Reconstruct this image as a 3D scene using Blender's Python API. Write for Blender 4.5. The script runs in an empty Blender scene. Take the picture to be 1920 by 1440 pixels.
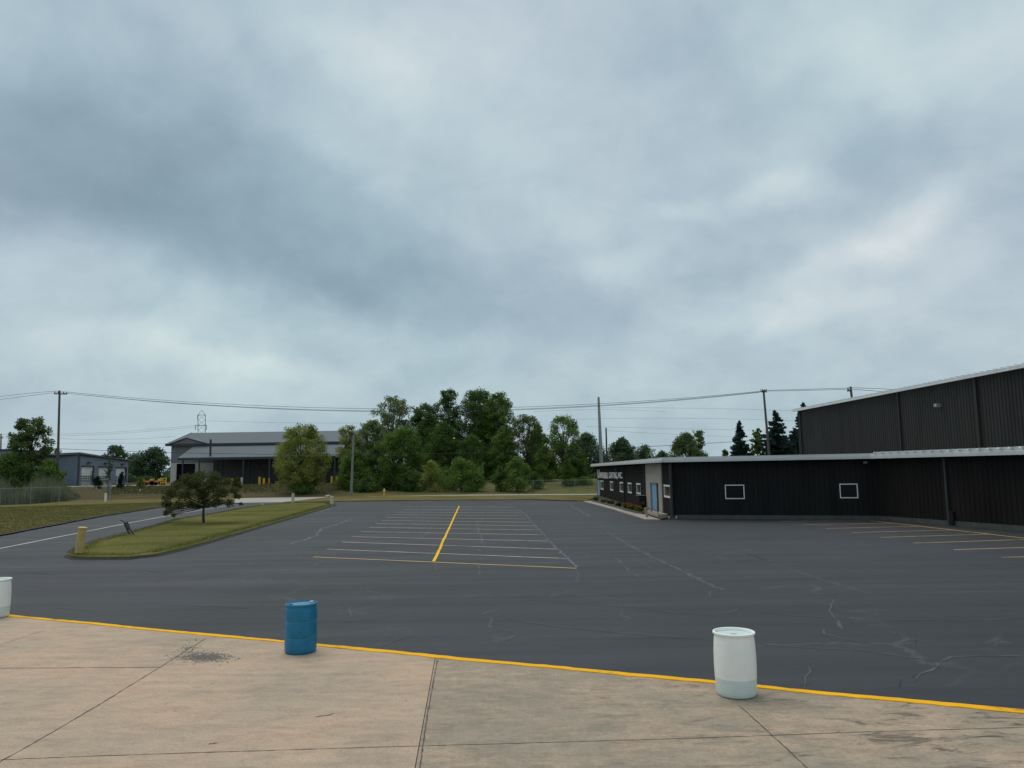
import bpy, math, random
import numpy as np
from mathutils import Vector, Matrix

scene = bpy.context.scene
COL = scene.collection
rnd = random.Random(7)

# ------------------------------------------------------------------ camera
F, CX, CY, CAMH = 1442.0, 960.0, 720.0, 3.3
PITCH = math.atan(163.0 / F)
ROLL = math.atan(0.015)
CAMPOS = Vector((0, 0, CAMH))
CAMROT = Matrix.Rotation(math.radians(90) + PITCH, 3, 'X') @ Matrix.Rotation(-ROLL, 3, 'Z')
cam_d = bpy.data.cameras.new("camera")
cam = bpy.data.objects.new("camera", cam_d)
COL.objects.link(cam)
cam.matrix_world = Matrix.Translation(CAMPOS) @ CAMROT.to_4x4()
cam_d.sensor_fit = 'HORIZONTAL'
cam_d.sensor_width = 36.0
cam_d.lens = 36.0 * F / 1920.0
cam_d.clip_start = 0.1
cam_d.clip_end = 6000
scene.camera = cam

scene.view_settings.view_transform = 'Standard'
scene.view_settings.look = 'None'
scene.view_settings.gamma = 1
scene.view_settings.exposure = 0.0

# ------------------------------------------------------------------ sun
SUN_EL, SUN_AZ = math.radians(62), math.radians(-35)       # azimuth from +Y towards +X
sd = bpy.data.lights.new("sun", 'SUN')
sd.energy = 1.6
sd.angle = math.radians(50)
sd.color = (1.0, 0.93, 0.83)
so = bpy.data.objects.new("sun", sd)
COL.objects.link(so)
sdir = Vector((math.sin(SUN_AZ) * math.cos(SUN_EL), math.cos(SUN_AZ) * math.cos(SUN_EL), math.sin(SUN_EL)))
so.rotation_euler = sdir.to_track_quat('Z', 'Y').to_euler()

def raydir(px, py):
    d = CAMROT @ Vector((px - CX, -(py - CY), -F))
    return d / d.y
def V(px, py, Y):                       # point seen at a pixel, at depth Y
    return CAMPOS + raydir(px, py) * Y
def G(px, py, z=0.0):                   # point seen at a pixel, on the level z
    d = raydir(px, py)
    t = (z - CAMH) / d.z
    return CAMPOS + d * t
def terr(y):
    t = min(1, max(0, (y - 106) / 30.0))
    return -0.03 + 1.63 * t * t * (3 - 2 * t)
def T(px, py):                          # point seen at a pixel on the rolling ground
    d = raydir(px, py)
    y = 20.0
    while y < 900:
        p = CAMPOS + d * y
        if p.z <= terr(y): return p
        y += 0.1
    return CAMPOS + d * 300
def at(px, Y, z=None):                  # ground point below a pixel column at depth Y
    d = raydir(px, 900)
    return Vector((d.x * Y, Y, terr(Y) if z is None else z))

# ------------------------------------------------------------------ world: overcast sky
w = bpy.data.worlds.new("World")
scene.world = w
w.use_nodes = True
nt = w.node_tree
N, L = nt.nodes, nt.links
N.clear()
def nn(t, **k):
    n = N.new(t)
    for a, b in k.items(): setattr(n, a, b)
    return n
def mth(op, a, b=None, c=None):
    n = nn('ShaderNodeMath', operation=op)
    for i, v in enumerate((a, b, c)):
        if v is None: continue
        if isinstance(v, (int, float)): n.inputs[i].default_value = v
        else: L.new(v, n.inputs[i])
    return n.outputs[0]
def vmth(op, a, b=None):
    n = nn('ShaderNodeVectorMath', operation=op)
    for i, v in enumerate((a, b)):
        if v is None: continue
        if isinstance(v, (tuple, Vector)): n.inputs[i].default_value = tuple(v)
        else: L.new(v, n.inputs[i])
    return n.outputs[0]
out = nn('ShaderNodeOutputWorld')
bg = nn('ShaderNodeBackground')
bg.inputs['Strength'].default_value = 0.1
L.new(bg.outputs[0], out.inputs[0])
sky = nn('ShaderNodeTexSky')
sky.sky_type = 'NISHITA'
sky.sun_disc = False
sky.sun_elevation = SUN_EL
sky.sun_rotation = SUN_AZ
sky.air_density = 1.5
sky.dust_density = 3.0
tc = nn('ShaderNodeTexCoord')
dirv = tc.outputs['Generated']
sep = nn('ShaderNodeSeparateXYZ'); L.new(dirv, sep.inputs[0])
# cloud-plane coordinates
den = mth('ADD', mth('MAXIMUM', sep.outputs[2], 0.0), 0.60)
comb = nn('ShaderNodeCombineXYZ')
L.new(mth('DIVIDE', sep.outputs[0], den), comb.inputs[0])
L.new(mth('DIVIDE', sep.outputs[1], den), comb.inputs[1])
cp = comb.outputs[0]
def wnoise(vec, scale, detail, rough, dist=0.0, loc=(0, 0, 0), rotz=0.0, sc=(1, 1, 1)):
    m = nn('ShaderNodeMapping'); m.inputs['Location'].default_value = loc
    m.inputs['Rotation'].default_value = (0, 0, rotz); m.inputs['Scale'].default_value = sc
    L.new(vec, m.inputs[0])
    n = nn('ShaderNodeTexNoise')
    n.inputs['Scale'].default_value = scale; n.inputs['Detail'].default_value = detail
    n.inputs['Roughness'].default_value = rough; n.inputs['Distortion'].default_value = dist
    L.new(m.outputs[0], n.inputs['Vector'])
    return n
# warped direction for the large cloud masses
wn = wnoise(dirv, 3.6, 5, 0.55)
warp = vmth('SCALE', vmth('SUBTRACT', wn.outputs['Color'], (0.5, 0.5, 0.5)))
warp.node.inputs['Scale'].default_value = 0.20
wd = vmth('ADD', dirv, warp)
total = None
def blob(px, py, rx, ry, ang, amp):
    """a cloud mass in the direction of a pixel; radii in pixels, ang = tilt (degrees, clockwise down to the right)"""
    global total
    c = raydir(px, py).normalized()
    m = nn('ShaderNodeMapping', vector_type='TEXTURE')
    m.inputs['Location'].default_value = tuple(c)
    m.inputs['Rotation'].default_value = (0, math.radians(ang), 0)
    m.inputs['Scale'].default_value = (rx / 1550.0, 0.9, ry / 1550.0)
    L.new(wd, m.inputs[0])
    g = nn('ShaderNodeTexGradient', gradient_type='SPHERICAL')
    L.new(m.outputs[0], g.inputs[0])
    g2 = nn('ShaderNodeMapRange', interpolation_type='SMOOTHSTEP'); L.new(g.outputs['Fac'], g2.inputs[0])
    v = mth('MULTIPLY', g2.outputs[0], amp * (0.56 if amp < 0 else 0.72))
    total = v if total is None else mth('ADD', total, v)
for b in [(120, 230, 420, 260, 20, -0.50), (380, 420, 620, 170, 27, -0.42), (760, 520, 560, 130, 14, -0.34),
          (80, 380, 300, 110, 10, -0.22), (330, 230, 430, 130, 40, -0.18), (900, 590, 500, 90, 8, -0.12),
          (1620, 300, 280, 120, -25, -0.24), (1380, 500, 260, 50, -8, -0.20), (1290, 120, 320, 90, 35, -0.13),
          (1880, 380, 180, 110, 0, -0.20), (640, 560, 400, 60, 25, -0.15), (540, 350, 190, 60, 25, -0.14),
          (1250, 690, 700, 70, 0, -0.08),
          (660, 120, 250, 120, 25, 0.22), (900, 230, 440, 180, 20, 0.17), (1090, 410, 160, 90, 10, 0.22),
          (1450, 360, 150, 55, 5, 0.36), (1290, 400, 130, 40, 10, 0.16), (1700, 430, 240, 80, -25, 0.34), (1510, 580, 260, 55, -3, 0.26),
          (1560, 40, 260, 120, 25, 0.26), (1830, 90, 260, 130, 0, 0.20), (1160, 520, 130, 60, 10, 0.18), (1850, 600, 300, 110, 0, 0.12),
          (260, 705, 640, 95, 3, 0.18), (120, 620, 420, 90, 15, 0.10), (460, 690, 300, 40, 6, 0.14), (60, 30, 240, 90, 30, 0.12),
          (120, 510, 240, 60, 25, 0.05)]:
    blob(*b)
n1 = wnoise(cp, 2.6, 8, 0.55, 0.25, loc=(2.3, 0.7, 0), rotz=0.5, sc=(1, 1.15, 1))
n2 = wnoise(cp, 7.5, 8, 0.58, 0.3, loc=(5.1, 3.3, 0), rotz=0.6, sc=(1, 1.2, 1))
n3 = wnoise(dirv, 9.0, 8, 0.62, 0.2, rotz=0.0, sc=(1, 1, 1.15))
val = mth('ADD', 0.645, total)
val = mth('ADD', val, mth('MULTIPLY', mth('SUBTRACT', n1.outputs['Fac'], 0.5), 0.42))
val = mth('ADD', val, mth('MULTIPLY', mth('SUBTRACT', n2.outputs['Fac'], 0.5), 0.34))
val = mth('ADD', val, mth('MULTIPLY', mth('SUBTRACT', n3.outputs['Fac'], 0.5), 0.22))
ramp = nn('ShaderNodeValToRGB')
cr = ramp.color_ramp
def lin(c): return tuple((x / 255 / 12.92) if x <= 10.3 else (((x / 255 + 0.055) / 1.055) ** 2.4) for x in c)
stops = [(0.0, (116, 140, 157)), (0.3, (143, 165, 179)), (0.52, (164, 185, 197)), (0.72, (186, 204, 212)), (0.88, (203, 217, 221)), (1.0, (218, 229, 231))]
cr.elements[0].position = 0; cr.elements[0].color = (*lin(stops[0][1]), 1)
cr.elements[1].position = 1; cr.elements[1].color = (*lin(stops[-1][1]), 1)
for p, c in stops[1:-1]:
    e = cr.elements.new(p); e.color = (*lin(c), 1)
L.new(val, ramp.inputs[0])
# tint: slightly teal to the low right, neutral-pink patches
tint = nn('ShaderNodeMix', data_type='RGBA', blend_type='MULTIPLY')
tn = wnoise(dirv, 2.1, 2, 0.5, loc=(1, 4, 2))
tr = nn('ShaderNodeValToRGB')
tr.color_ramp.elements[0].position = 0.35; tr.color_ramp.elements[0].color = (0.97, 1.005, 1.0, 1)
tr.color_ramp.elements[1].position = 0.65; tr.color_ramp.elements[1].color = (1.03, 0.99, 1.01, 1)
L.new(tn.outputs['Fac'], tr.inputs[0])
tint.inputs[0].default_value = 1.0
L.new(ramp.outputs[0], tint.inputs[6]); L.new(tr.outputs[0], tint.inputs[7])
sc10 = vmth('SCALE', tint.outputs[2]); sc10.node.inputs['Scale'].default_value = 10.0
mixs = nn('ShaderNodeMix', data_type='RGBA')
mixs.inputs[0].default_value = 0.96
L.new(sky.outputs[0], mixs.inputs[6]); L.new(sc10, mixs.inputs[7])
L.new(mixs.outputs[2], bg.inputs['Color'])

# ------------------------------------------------------------------ materials
def material(name, col, rough=0.8, var=0.15, nscale=2.0, bump=0.0, bscale=20.0, metal=0.0, col2=None, stretch=(1, 1, 1), rotz=0.0, spec=0.5, detail=6, trans=0.0):
    m = bpy.data.materials.new(name)
    m.use_nodes = True
    t = m.node_tree
    b = t.nodes['Principled BSDF']
    b.inputs['Roughness'].default_value = rough
    b.inputs['Metallic'].default_value = metal
    b.inputs['Specular IOR Level'].default_value = spec
    tcn = t.nodes.new('ShaderNodeTexCoord')
    mp = t.nodes.new('ShaderNodeMapping')
    mp.inputs['Scale'].default_value = stretch
    mp.inputs['Rotation'].default_value = (0, 0, rotz)
    t.links.new(tcn.outputs['Object'], mp.inputs[0])
    n = t.nodes.new('ShaderNodeTexNoise')
    n.inputs['Scale'].default_value = nscale
    n.inputs['Detail'].default_value = detail
    n.inputs['Roughness'].default_value = 0.6
    t.links.new(mp.outputs[0], n.inputs['Vector'])
    r = t.nodes.new('ShaderNodeValToRGB')
    c2 = col2 if col2 else tuple(min(1, c * (1 + var)) for c in col)
    c1 = col if col2 else tuple(c * (1 - var) for c in col)
    r.color_ramp.elements[0].position = 0.32; r.color_ramp.elements[0].color = (*c1, 1)
    r.color_ramp.elements[1].position = 0.68; r.color_ramp.elements[1].color = (*c2, 1)
    t.links.new(n.outputs['Fac'], r.inputs[0])
    t.links.new(r.outputs[0], b.inputs['Base Color'])
    if bump > 0:
        n2 = t.nodes.new('ShaderNodeTexNoise'); n2.inputs['Scale'].default_value = bscale; n2.inputs['Detail'].default_value = 5
        t.links.new(tcn.outputs['Object'], n2.inputs['Vector'])
        bp = t.nodes.new('ShaderNodeBump'); bp.inputs['Strength'].default_value = bump; bp.inputs['Distance'].default_value = 0.03
        t.links.new(n2.outputs['Fac'], bp.inputs['Height']); t.links.new(bp.outputs[0], b.inputs['Normal'])
    return m

def leaf_material(name, dark, light, accent=None, nscale=0.75):
    m = bpy.data.materials.new(name); m.use_nodes = True
    t = m.node_tree; b = t.nodes['Principled BSDF']
    b.inputs['Roughness'].default_value = 0.75
    b.inputs['Specular IOR Level'].default_value = 0.25
    g = t.nodes.new('ShaderNodeNewGeometry')
    tcn = t.nodes.new('ShaderNodeTexCoord')
    n = t.nodes.new('ShaderNodeTexNoise'); n.inputs['Scale'].default_value = nscale; n.inputs['Detail'].default_value = 3
    t.links.new(tcn.outputs['Object'], n.inputs['Vector'])
    a = t.nodes.new('ShaderNodeMath'); a.operation = 'MULTIPLY_ADD'
    t.links.new(g.outputs['Random Per Island'], a.inputs[0]); a.inputs[1].default_value = 0.45
    a2 = t.nodes.new('ShaderNodeMath'); a2.operation = 'MULTIPLY_ADD'
    t.links.new(n.outputs['Fac'], a2.inputs[0]); a2.inputs[1].default_value = 2.3; a2.inputs[2].default_value = -0.85
    t.links.new(a2.outputs[0], a.inputs[2])
    r = t.nodes.new('ShaderNodeValToRGB')
    r.color_ramp.elements[0].position = 0.1; r.color_ramp.elements[0].color = (*dark, 1)
    r.color_ramp.elements[1].position = 0.85; r.color_ramp.elements[1].color = (*light, 1)
    if accent:
        e = r.color_ramp.elements.new(0.97); e.color = (*accent, 1)
    t.links.new(a.outputs[0], r.inputs[0])
    t.links.new(r.outputs[0], b.inputs['Base Color'])
    tl = t.nodes.new('ShaderNodeBsdfTranslucent')
    t.links.new(r.outputs[0], tl.inputs[0])
    mx = t.nodes.new('ShaderNodeMixShader'); mx.inputs[0].default_value = 0.35
    t.links.new(b.outputs[0], mx.inputs[1]); t.links.new(tl.outputs[0], mx.inputs[2])
    t.links.new(mx.outputs[0], t.nodes['Material Output'].inputs[0])
    return m

M = {}
M['bark'] = material('bark', (0.055, 0.045, 0.036), 0.9, 0.3, 6, 0.4)
M['bark_pale'] = material('bark_pale', (0.16, 0.14, 0.115), 0.9, 0.3, 6, 0.4)
M['leaf_mid'] = leaf_material('leaf_mid', (0.045, 0.088, 0.016), (0.17, 0.27, 0.05))
M['leaf_dark'] = leaf_material('leaf_dark', (0.032, 0.066, 0.017), (0.125, 0.21, 0.045))
M['leaf_light'] = leaf_material('leaf_light', (0.07, 0.105, 0.03), (0.23, 0.29, 0.10))
M['leaf_gold'] = leaf_material('leaf_gold', (0.11, 0.135, 0.025), (0.35, 0.38, 0.09))
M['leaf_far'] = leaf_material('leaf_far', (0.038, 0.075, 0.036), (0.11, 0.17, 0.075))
M['leaf_island'] = leaf_material('leaf_island', (0.038, 0.052, 0.015), (0.11, 0.125, 0.035), (0.12, 0.05, 0.035), 1.2)
M['leaf_cotton'] = leaf_material('leaf_cotton', (0.05, 0.08, 0.022), (0.15, 0.20, 0.06))
M['needle'] = leaf_material('needle', (0.016, 0.034, 0.028), (0.048, 0.085, 0.07))
M['needle_green'] = leaf_material('needle_green', (0.014, 0.03, 0.012), (0.04, 0.07, 0.025))
M['reed'] = leaf_material('reed', (0.075, 0.095, 0.055), (0.20, 0.22, 0.14), nscale=0.35)
M['orange_leaf'] = leaf_material('orange_leaf', (0.22, 0.05, 0.008), (0.55, 0.17, 0.015))
M['grass_blade'] = leaf_material('grass_blade', (0.085, 0.095, 0.022), (0.17, 0.165, 0.055), nscale=0.6)
M['wood_pole'] = material('wood_pole', (0.11, 0.095, 0.08), 0.9, 0.3, 3, 0.2)
M['grey_wood'] = material('grey_wood', (0.22, 0.22, 0.20), 0.9, 0.2, 3)
M['steel'] = material('steel', (0.30, 0.32, 0.33), 0.5, 0.12, 3, metal=0.3)
M['dark_steel'] = material('dark_steel', (0.035, 0.037, 0.04), 0.6, 0.2, 5)
M['wire'] = material('wire', (0.03, 0.03, 0.032), 0.8, 0.1, 3)
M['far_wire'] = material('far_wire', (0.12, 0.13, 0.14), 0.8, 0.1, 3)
M['galv'] = material('galv', (0.25, 0.26, 0.26), 0.55, 0.15, 4, metal=0.4)
M['siding_front'] = material('siding_front', (0.0155, 0.0155, 0.016), 0.7, 0.30, 0.9, 0.0, stretch=(1, 1, 0.15), spec=0.12)
M['siding_wing'] = material('siding_wing', (0.0175, 0.0145, 0.014), 0.7, 0.30, 0.9, stretch=(1, 1, 0.15), spec=0.12)
M['siding_hall'] = material('siding_hall', (0.0225, 0.022, 0.021), 0.65, 0.22, 0.8, stretch=(1, 1, 0.12), spec=0.2)
M['brick_dark'] = material('brick_dark', (0.0125, 0.0112, 0.009), 0.85, 0.25, 3.0, 0.3, 30, spec=0.15)
M['beige'] = material('beige', (0.36, 0.32, 0.265), 0.85, 0.14, 1.5, 0.2, 40)
M['roof_trim'] = material('roof_trim', (0.58, 0.59, 0.58), 0.45, 0.08, 0.8, stretch=(1, 1, 4))
M['roof_metal'] = material('roof_metal', (0.62, 0.63, 0.62), 0.45, 0.08, 2)
M['found'] = material('foundation', (0.075, 0.074, 0.068), 0.9, 0.2, 2, 0.3)
M['white'] = material('white', (0.78, 0.78, 0.76), 0.5, 0.06, 4)
M['white_dirty'] = material('white_dirty', (0.50, 0.50, 0.46), 0.7, 0.15, 4)
M['glass'] = material('glass', (0.006, 0.008, 0.010), 0.15, 0.2, 1, spec=0.15)
M['blue_door'] = material('blue_door', (0.20, 0.36, 0.50), 0.55, 0.08, 4)
M['maroon'] = material('maroon', (0.10, 0.015, 0.025), 0.6, 0.15, 4)
M['soil'] = material('soil', (0.045, 0.032, 0.023), 0.95, 0.3, 4, 0.5)
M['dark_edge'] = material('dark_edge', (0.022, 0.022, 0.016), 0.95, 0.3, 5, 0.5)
M['walk'] = material('walk', (0.34, 0.29, 0.24), 0.9, 0.12, 1.2, 0.2)
M['road_pale'] = material('road_pale', (0.36, 0.335, 0.29), 0.9, 0.10, 0.3)
M['blue_hdpe'] = material('blue_hdpe', (0.001, 0.165, 0.31), 0.42, 0.16, 7, 0.05, 60)
M['blue_lid'] = material('blue_lid', (0.05, 0.20, 0.33), 0.30, 0.12, 7)
M['yellow_post'] = material('yellow_post', (0.52, 0.37, 0.14), 0.75, 0.14, 6, 0.3, 30)
M['cream_post'] = material('cream_post', (0.56, 0.52, 0.38), 0.75, 0.12, 6)
M['yellow'] = material('yellow', (0.75, 0.42, 0.02), 0.6, 0.12, 6)
M['orange'] = material('orange', (0.55, 0.17, 0.02), 0.6, 0.15, 3)
M['red'] = material('red', (0.10, 0.02, 0.018), 0.7, 0.2, 3)
M['gb_wall'] = material('gb_wall', (0.17, 0.17, 0.178), 0.8, 0.08, 0.5)
M['gb_dark'] = material('gb_dark', (0.085, 0.083, 0.085), 0.8, 0.12, 0.5)
M['gb_roof'] = material('gb_roof', (0.10, 0.128, 0.148), 0.75, 0.05, 0.4)
M['gb_trim'] = material('gb_trim', (0.04, 0.046, 0.055), 0.6, 0.1, 1)
M['gb_block'] = material('gb_block', (0.46, 0.44, 0.41), 0.85, 0.08, 1)
M['black'] = material('black', (0.006, 0.006, 0.006), 0.8, 0.1, 1)
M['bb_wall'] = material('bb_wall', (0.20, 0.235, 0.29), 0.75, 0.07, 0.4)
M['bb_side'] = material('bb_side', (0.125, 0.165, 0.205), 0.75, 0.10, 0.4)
M['tan_box'] = material('tan_box', (0.50, 0.29, 0.19), 0.8, 0.15, 0.5)
M['rail_white'] = material('plaster', (0.6, 0.6, 0.58), 0.7, 0.1, 1)

def water_drum_mats():
    for nm, c, rr in (('drum_white', (0.90, 0.91, 0.86), 0.4), ('drum_water', (0.64, 0.74, 0.70), 0.4), ('drum_top', (0.62, 0.70, 0.71), 0.2)):
        m = material(nm, c, rr, 0.04, 6, 0.04, 30)
        b = m.node_tree.nodes['Principled BSDF']
        b.inputs['Subsurface Weight'].default_value = 0.08
        b.inputs['Subsurface Radius'].default_value = (0.05, 0.06, 0.06)
        M[nm] = m
water_drum_mats()

def tree_nodes(m): return m.node_tree, m.node_tree.nodes, m.node_tree.links
def mk_noise(t, vec, scale, detail=5, rough=0.6, dist=0.0, st=(1, 1, 1), rot=0.0, loc=(0, 0, 0)):
    mp = t.nodes.new('ShaderNodeMapping'); mp.inputs['Scale'].default_value = st
    mp.inputs['Rotation'].default_value = (0, 0, rot); mp.inputs['Location'].default_value = loc
    t.links.new(vec, mp.inputs[0])
    n = t.nodes.new('ShaderNodeTexNoise'); n.inputs['Scale'].default_value = scale; n.inputs['Detail'].default_value = detail
    n.inputs['Roughness'].default_value = rough; n.inputs['Distortion'].default_value = dist
    t.links.new(mp.outputs[0], n.inputs['Vector'])
    return n.outputs['Fac']
def mk_ramp(t, fac, stops):
    r = t.nodes.new('ShaderNodeValToRGB')
    e = r.color_ramp.elements
    e[0].position = stops[0][0]; e[0].color = (*stops[0][1], 1)
    e[1].position = stops[-1][0]; e[1].color = (*stops[-1][1], 1)
    for p, c in stops[1:-1]:
        x = e.new(p); x.color = (*c, 1)
    t.links.new(fac, r.inputs[0])
    return r.outputs[0]
def mk_mix(t, fac, a, b, mode='MIX'):
    m = t.nodes.new('ShaderNodeMix'); m.data_type = 'RGBA'; m.blend_type = mode
    if isinstance(fac, float): m.inputs[0].default_value = fac
    else: t.links.new(fac, m.inputs[0])
    for i, v in ((6, a), (7, b)):
        if isinstance(v, tuple): m.inputs[i].default_value = (*v, 1)
        else: t.links.new(v, m.inputs[i])
    return m.outputs[2]

KANG = math.radians(22)    # kerb / streak direction
def asphalt_mat():
    m = bpy.data.materials.new('asphalt'); m.use_nodes = True
    t = m.node_tree; b = t.nodes['Principled BSDF']
    tcn = t.nodes.new('ShaderNodeTexCoord'); v = tcn.outputs['Object']
    big = mk_noise(t, v, 0.10, 4, 0.55, 0.3)
    base = mk_ramp(t, big, [(0.30, (0.034, 0.038, 0.040)), (0.5, (0.039, 0.041, 0.047)), (0.7, (0.047, 0.048, 0.058))])
    st = mk_noise(t, v, 1.0, 8, 0.68, 0.3, st=(0.10, 1.5, 1), rot=KANG)
    streak = mk_ramp(t, st, [(0.28, (0.74, 0.74, 0.74)), (0.46, (0.98, 0.98, 0.98)), (0.6, (1.04, 1.04, 1.04)), (0.76, (1.5, 1.5, 1.51))])
    c = mk_mix(t, 1.0, base, streak, 'MULTIPLY')
    # faint wandering seams where old cracks show through the sealer
    v1 = t.nodes.new('ShaderNodeTexVoronoi'); v1.feature = 'DISTANCE_TO_EDGE'; v1.inputs['Scale'].default_value = 0.22
    wob = mk_noise(t, v, 0.8, 5, 0.6)
    wv = t.nodes.new('ShaderNodeVectorMath'); wv.operation = 'ADD'
    cb = t.nodes.new('ShaderNodeCombineXYZ')
    sc = t.nodes.new('ShaderNodeMath'); sc.operation = 'MULTIPLY'; sc.inputs[1].default_value = 3.0
    t.links.new(wob, sc.inputs[0]); t.links.new(sc.outputs[0], cb.inputs[0]); t.links.new(sc.outputs[0], cb.inputs[1])
    t.links.new(v, wv.inputs[0]); t.links.new(cb.outputs[0], wv.inputs[1]); t.links.new(wv.outputs[0], v1.inputs['Vector'])
    crack = mk_ramp(t, v1.outputs['Distance'], [(0.0, (1, 1, 1)), (0.006, (1, 1, 1)), (0.014, (0, 0, 0))])
    gate = mk_ramp(t, mk_noise(t, v, 0.22, 3, 0.6, loc=(9, 4, 0)), [(0.48, (0, 0, 0)), (0.62, (0.55, 0.55, 0.55))])
    cg = mk_mix(t, 1.0, crack, gate, 'MULTIPLY')
    c = mk_mix(t, cg, c, (0.085, 0.088, 0.095))
    fine = mk_noise(t, v, 28, 4, 0.8)
    c = mk_mix(t, 1.0, c, mk_ramp(t, fine, [(0.3, (0.78, 0.78, 0.78)), (0.7, (1.22, 1.22, 1.22))]), 'MULTIPLY')
    t.links.new(c, b.inputs['Base Color'])
    rr = mk_ramp(t, mk_noise(t, v, 0.5, 5, 0.6, st=(0.2, 1.4, 1), rot=KANG), [(0.3, (0.62, 0.62, 0.62)), (0.7, (0.78, 0.78, 0.78))])
    t.links.new(rr, b.inputs['Roughness'])
    b.inputs['Specular IOR Level'].default_value = 0.24
    bp = t.nodes.new('ShaderNodeBump'); bp.inputs['Strength'].default_value = 0.5; bp.inputs['Distance'].default_value = 0.012
    t.links.new(mk_noise(t, v, 45, 4, 0.7), bp.inputs['Height']); t.links.new(bp.outputs[0], b.inputs['Normal'])
    return m
M['asphalt'] = asphalt_mat()

def concrete_mat(name, dirty):
    m = bpy.data.materials.new(name); m.use_nodes = True
    t = m.node_tree; b = t.nodes['Principled BSDF']
    tcn = t.nodes.new('ShaderNodeTexCoord'); v = tcn.outputs['Object']
    big = mk_noise(t, v, 0.42, 4, 0.55, 0.4, loc=(3, 1, 0))
    if dirty:
        base = mk_ramp(t, big, [(0.3, (0.335, 0.265, 0.20)), (0.5, (0.40, 0.305, 0.225)), (0.7, (0.49, 0.345, 0.245))])
    else:
        base = mk_ramp(t, big, [(0.3, (0.39, 0.305, 0.225)), (0.52, (0.46, 0.34, 0.243)), (0.7, (0.52, 0.35, 0.243))])
    brush = mk_noise(t, v, 2.0, 8, 0.7, 0.2, st=(0.35, 2.2, 1), rot=KANG - 0.1)
    c = mk_mix(t, 1.0, base, mk_ramp(t, brush, [(0.28, (0.86, 0.86, 0.86)), (0.5, (1, 1, 1)), (0.74, (1.10, 1.10, 1.09))]), 'MULTIPLY')
    sp = mk_noise(t, v, 26, 5, 0.85)
    c = mk_mix(t, 1.0, c, mk_ramp(t, sp, [(0.25, (0.70, 0.69, 0.68)), (0.5, (1, 1, 1)), (0.75, (1.22, 1.22, 1.22))]), 'MULTIPLY')
    gr0 = mk_noise(t, v, 3.2, 9, 0.82, 0.3, st=(0.8, 1.3, 1), rot=KANG, loc=(14, 3, 0))
    c = mk_mix(t, 1.0, c, mk_ramp(t, gr0, [(0.3, (0.74, 0.74, 0.73)), (0.48, (0.98, 0.98, 0.98)), (0.72, (1.16, 1.15, 1.14))]), 'MULTIPLY')
    # small dark pits
    pit = mk_noise(t, v, 7.5, 3, 0.75, loc=(7, 2, 1))
    c = mk_mix(t, mk_ramp(t, pit, [(0.695, (0, 0, 0)), (0.72, (0.75, 0.75, 0.75))]), c, (0.09, 0.07, 0.05))
    # rubbed tyre-like smears
    sm = mk_noise(t, v, 0.9, 6, 0.72, 1.2, st=(0.6, 1.3, 1), rot=KANG, loc=(2, 8, 0))
    amt = 0.5 if dirty else 0.25
    c = mk_mix(t, mk_ramp(t, sm, [(0.50, (0, 0, 0)), (0.68, (amt, amt, amt))]), c, (0.15, 0.135, 0.115))
    if dirty:
        g = mk_noise(t, v, 0.8, 5, 0.7, 0.5, loc=(11, 0, 0))
        c = mk_mix(t, mk_ramp(t, g, [(0.42, (0, 0, 0)), (0.62, (0.55, 0.55, 0.55))]), c, (0.25, 0.23, 0.18))
        gr1 = mk_noise(t, v, 5.0, 9, 0.8, 0.4, st=(0.7, 1.4, 1), rot=KANG, loc=(4, 4, 0))
        c = mk_mix(t, mk_ramp(t, gr1, [(0.47, (0, 0, 0)), (0.62, (0.36, 0.36, 0.36))]), c, (0.15, 0.135, 0.105))
        br2 = mk_noise(t, v, 4.0, 6, 0.7, 0.1, st=(5.0, 0.35, 1), rot=KANG + 0.2)
        c = mk_mix(t, 1.0, c, mk_ramp(t, br2, [(0.3, (0.95, 0.95, 0.95)), (0.7, (1.05, 1.05, 1.05))]), 'MULTIPLY')
        d = mk_noise(t, v, 2.4, 8, 0.78, 0.9, st=(0.5, 1.5, 1), rot=KANG, loc=(1, 5, 0))
        sx = t.nodes.new('ShaderNodeSeparateXYZ'); t.links.new(v, sx.inputs[0])
        gx = t.nodes.new('ShaderNodeMapRange'); t.links.new(sx.outputs[0], gx.inputs[0])
        gx.inputs[1].default_value = 0.0; gx.inputs[2].default_value = 5.0; gx.inputs[3].default_value = 0.25; gx.inputs[4].default_value = 1.0
        dm = mk_ramp(t, d, [(0.53, (0, 0, 0)), (0.64, (0.9, 0.9, 0.9))])
        dm2 = t.nodes.new('ShaderNodeMath'); dm2.operation = 'MULTIPLY'; t.links.new(dm, dm2.inputs[0]); t.links.new(gx.outputs[0], dm2.inputs[1])
        c = mk_mix(t, dm2.outputs[0], c, (0.075, 0.058, 0.045))
    t.links.new(c, b.inputs['Base Color'])
    b.inputs['Roughness'].default_value = 0.85
    b.inputs['Specular IOR Level'].default_value = 0.3
    bp = t.nodes.new('ShaderNodeBump'); bp.inputs['Strength'].default_value = 0.35; bp.inputs['Distance'].default_value = 0.008
    t.links.new(mk_noise(t, v, 30, 5, 0.75), bp.inputs['Height']); t.links.new(bp.outputs[0], b.inputs['Normal'])
    return m
M['concrete'] = concrete_mat('concrete', False)
M['concrete_dirty'] = concrete_mat('concrete_dirty', True)

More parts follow.
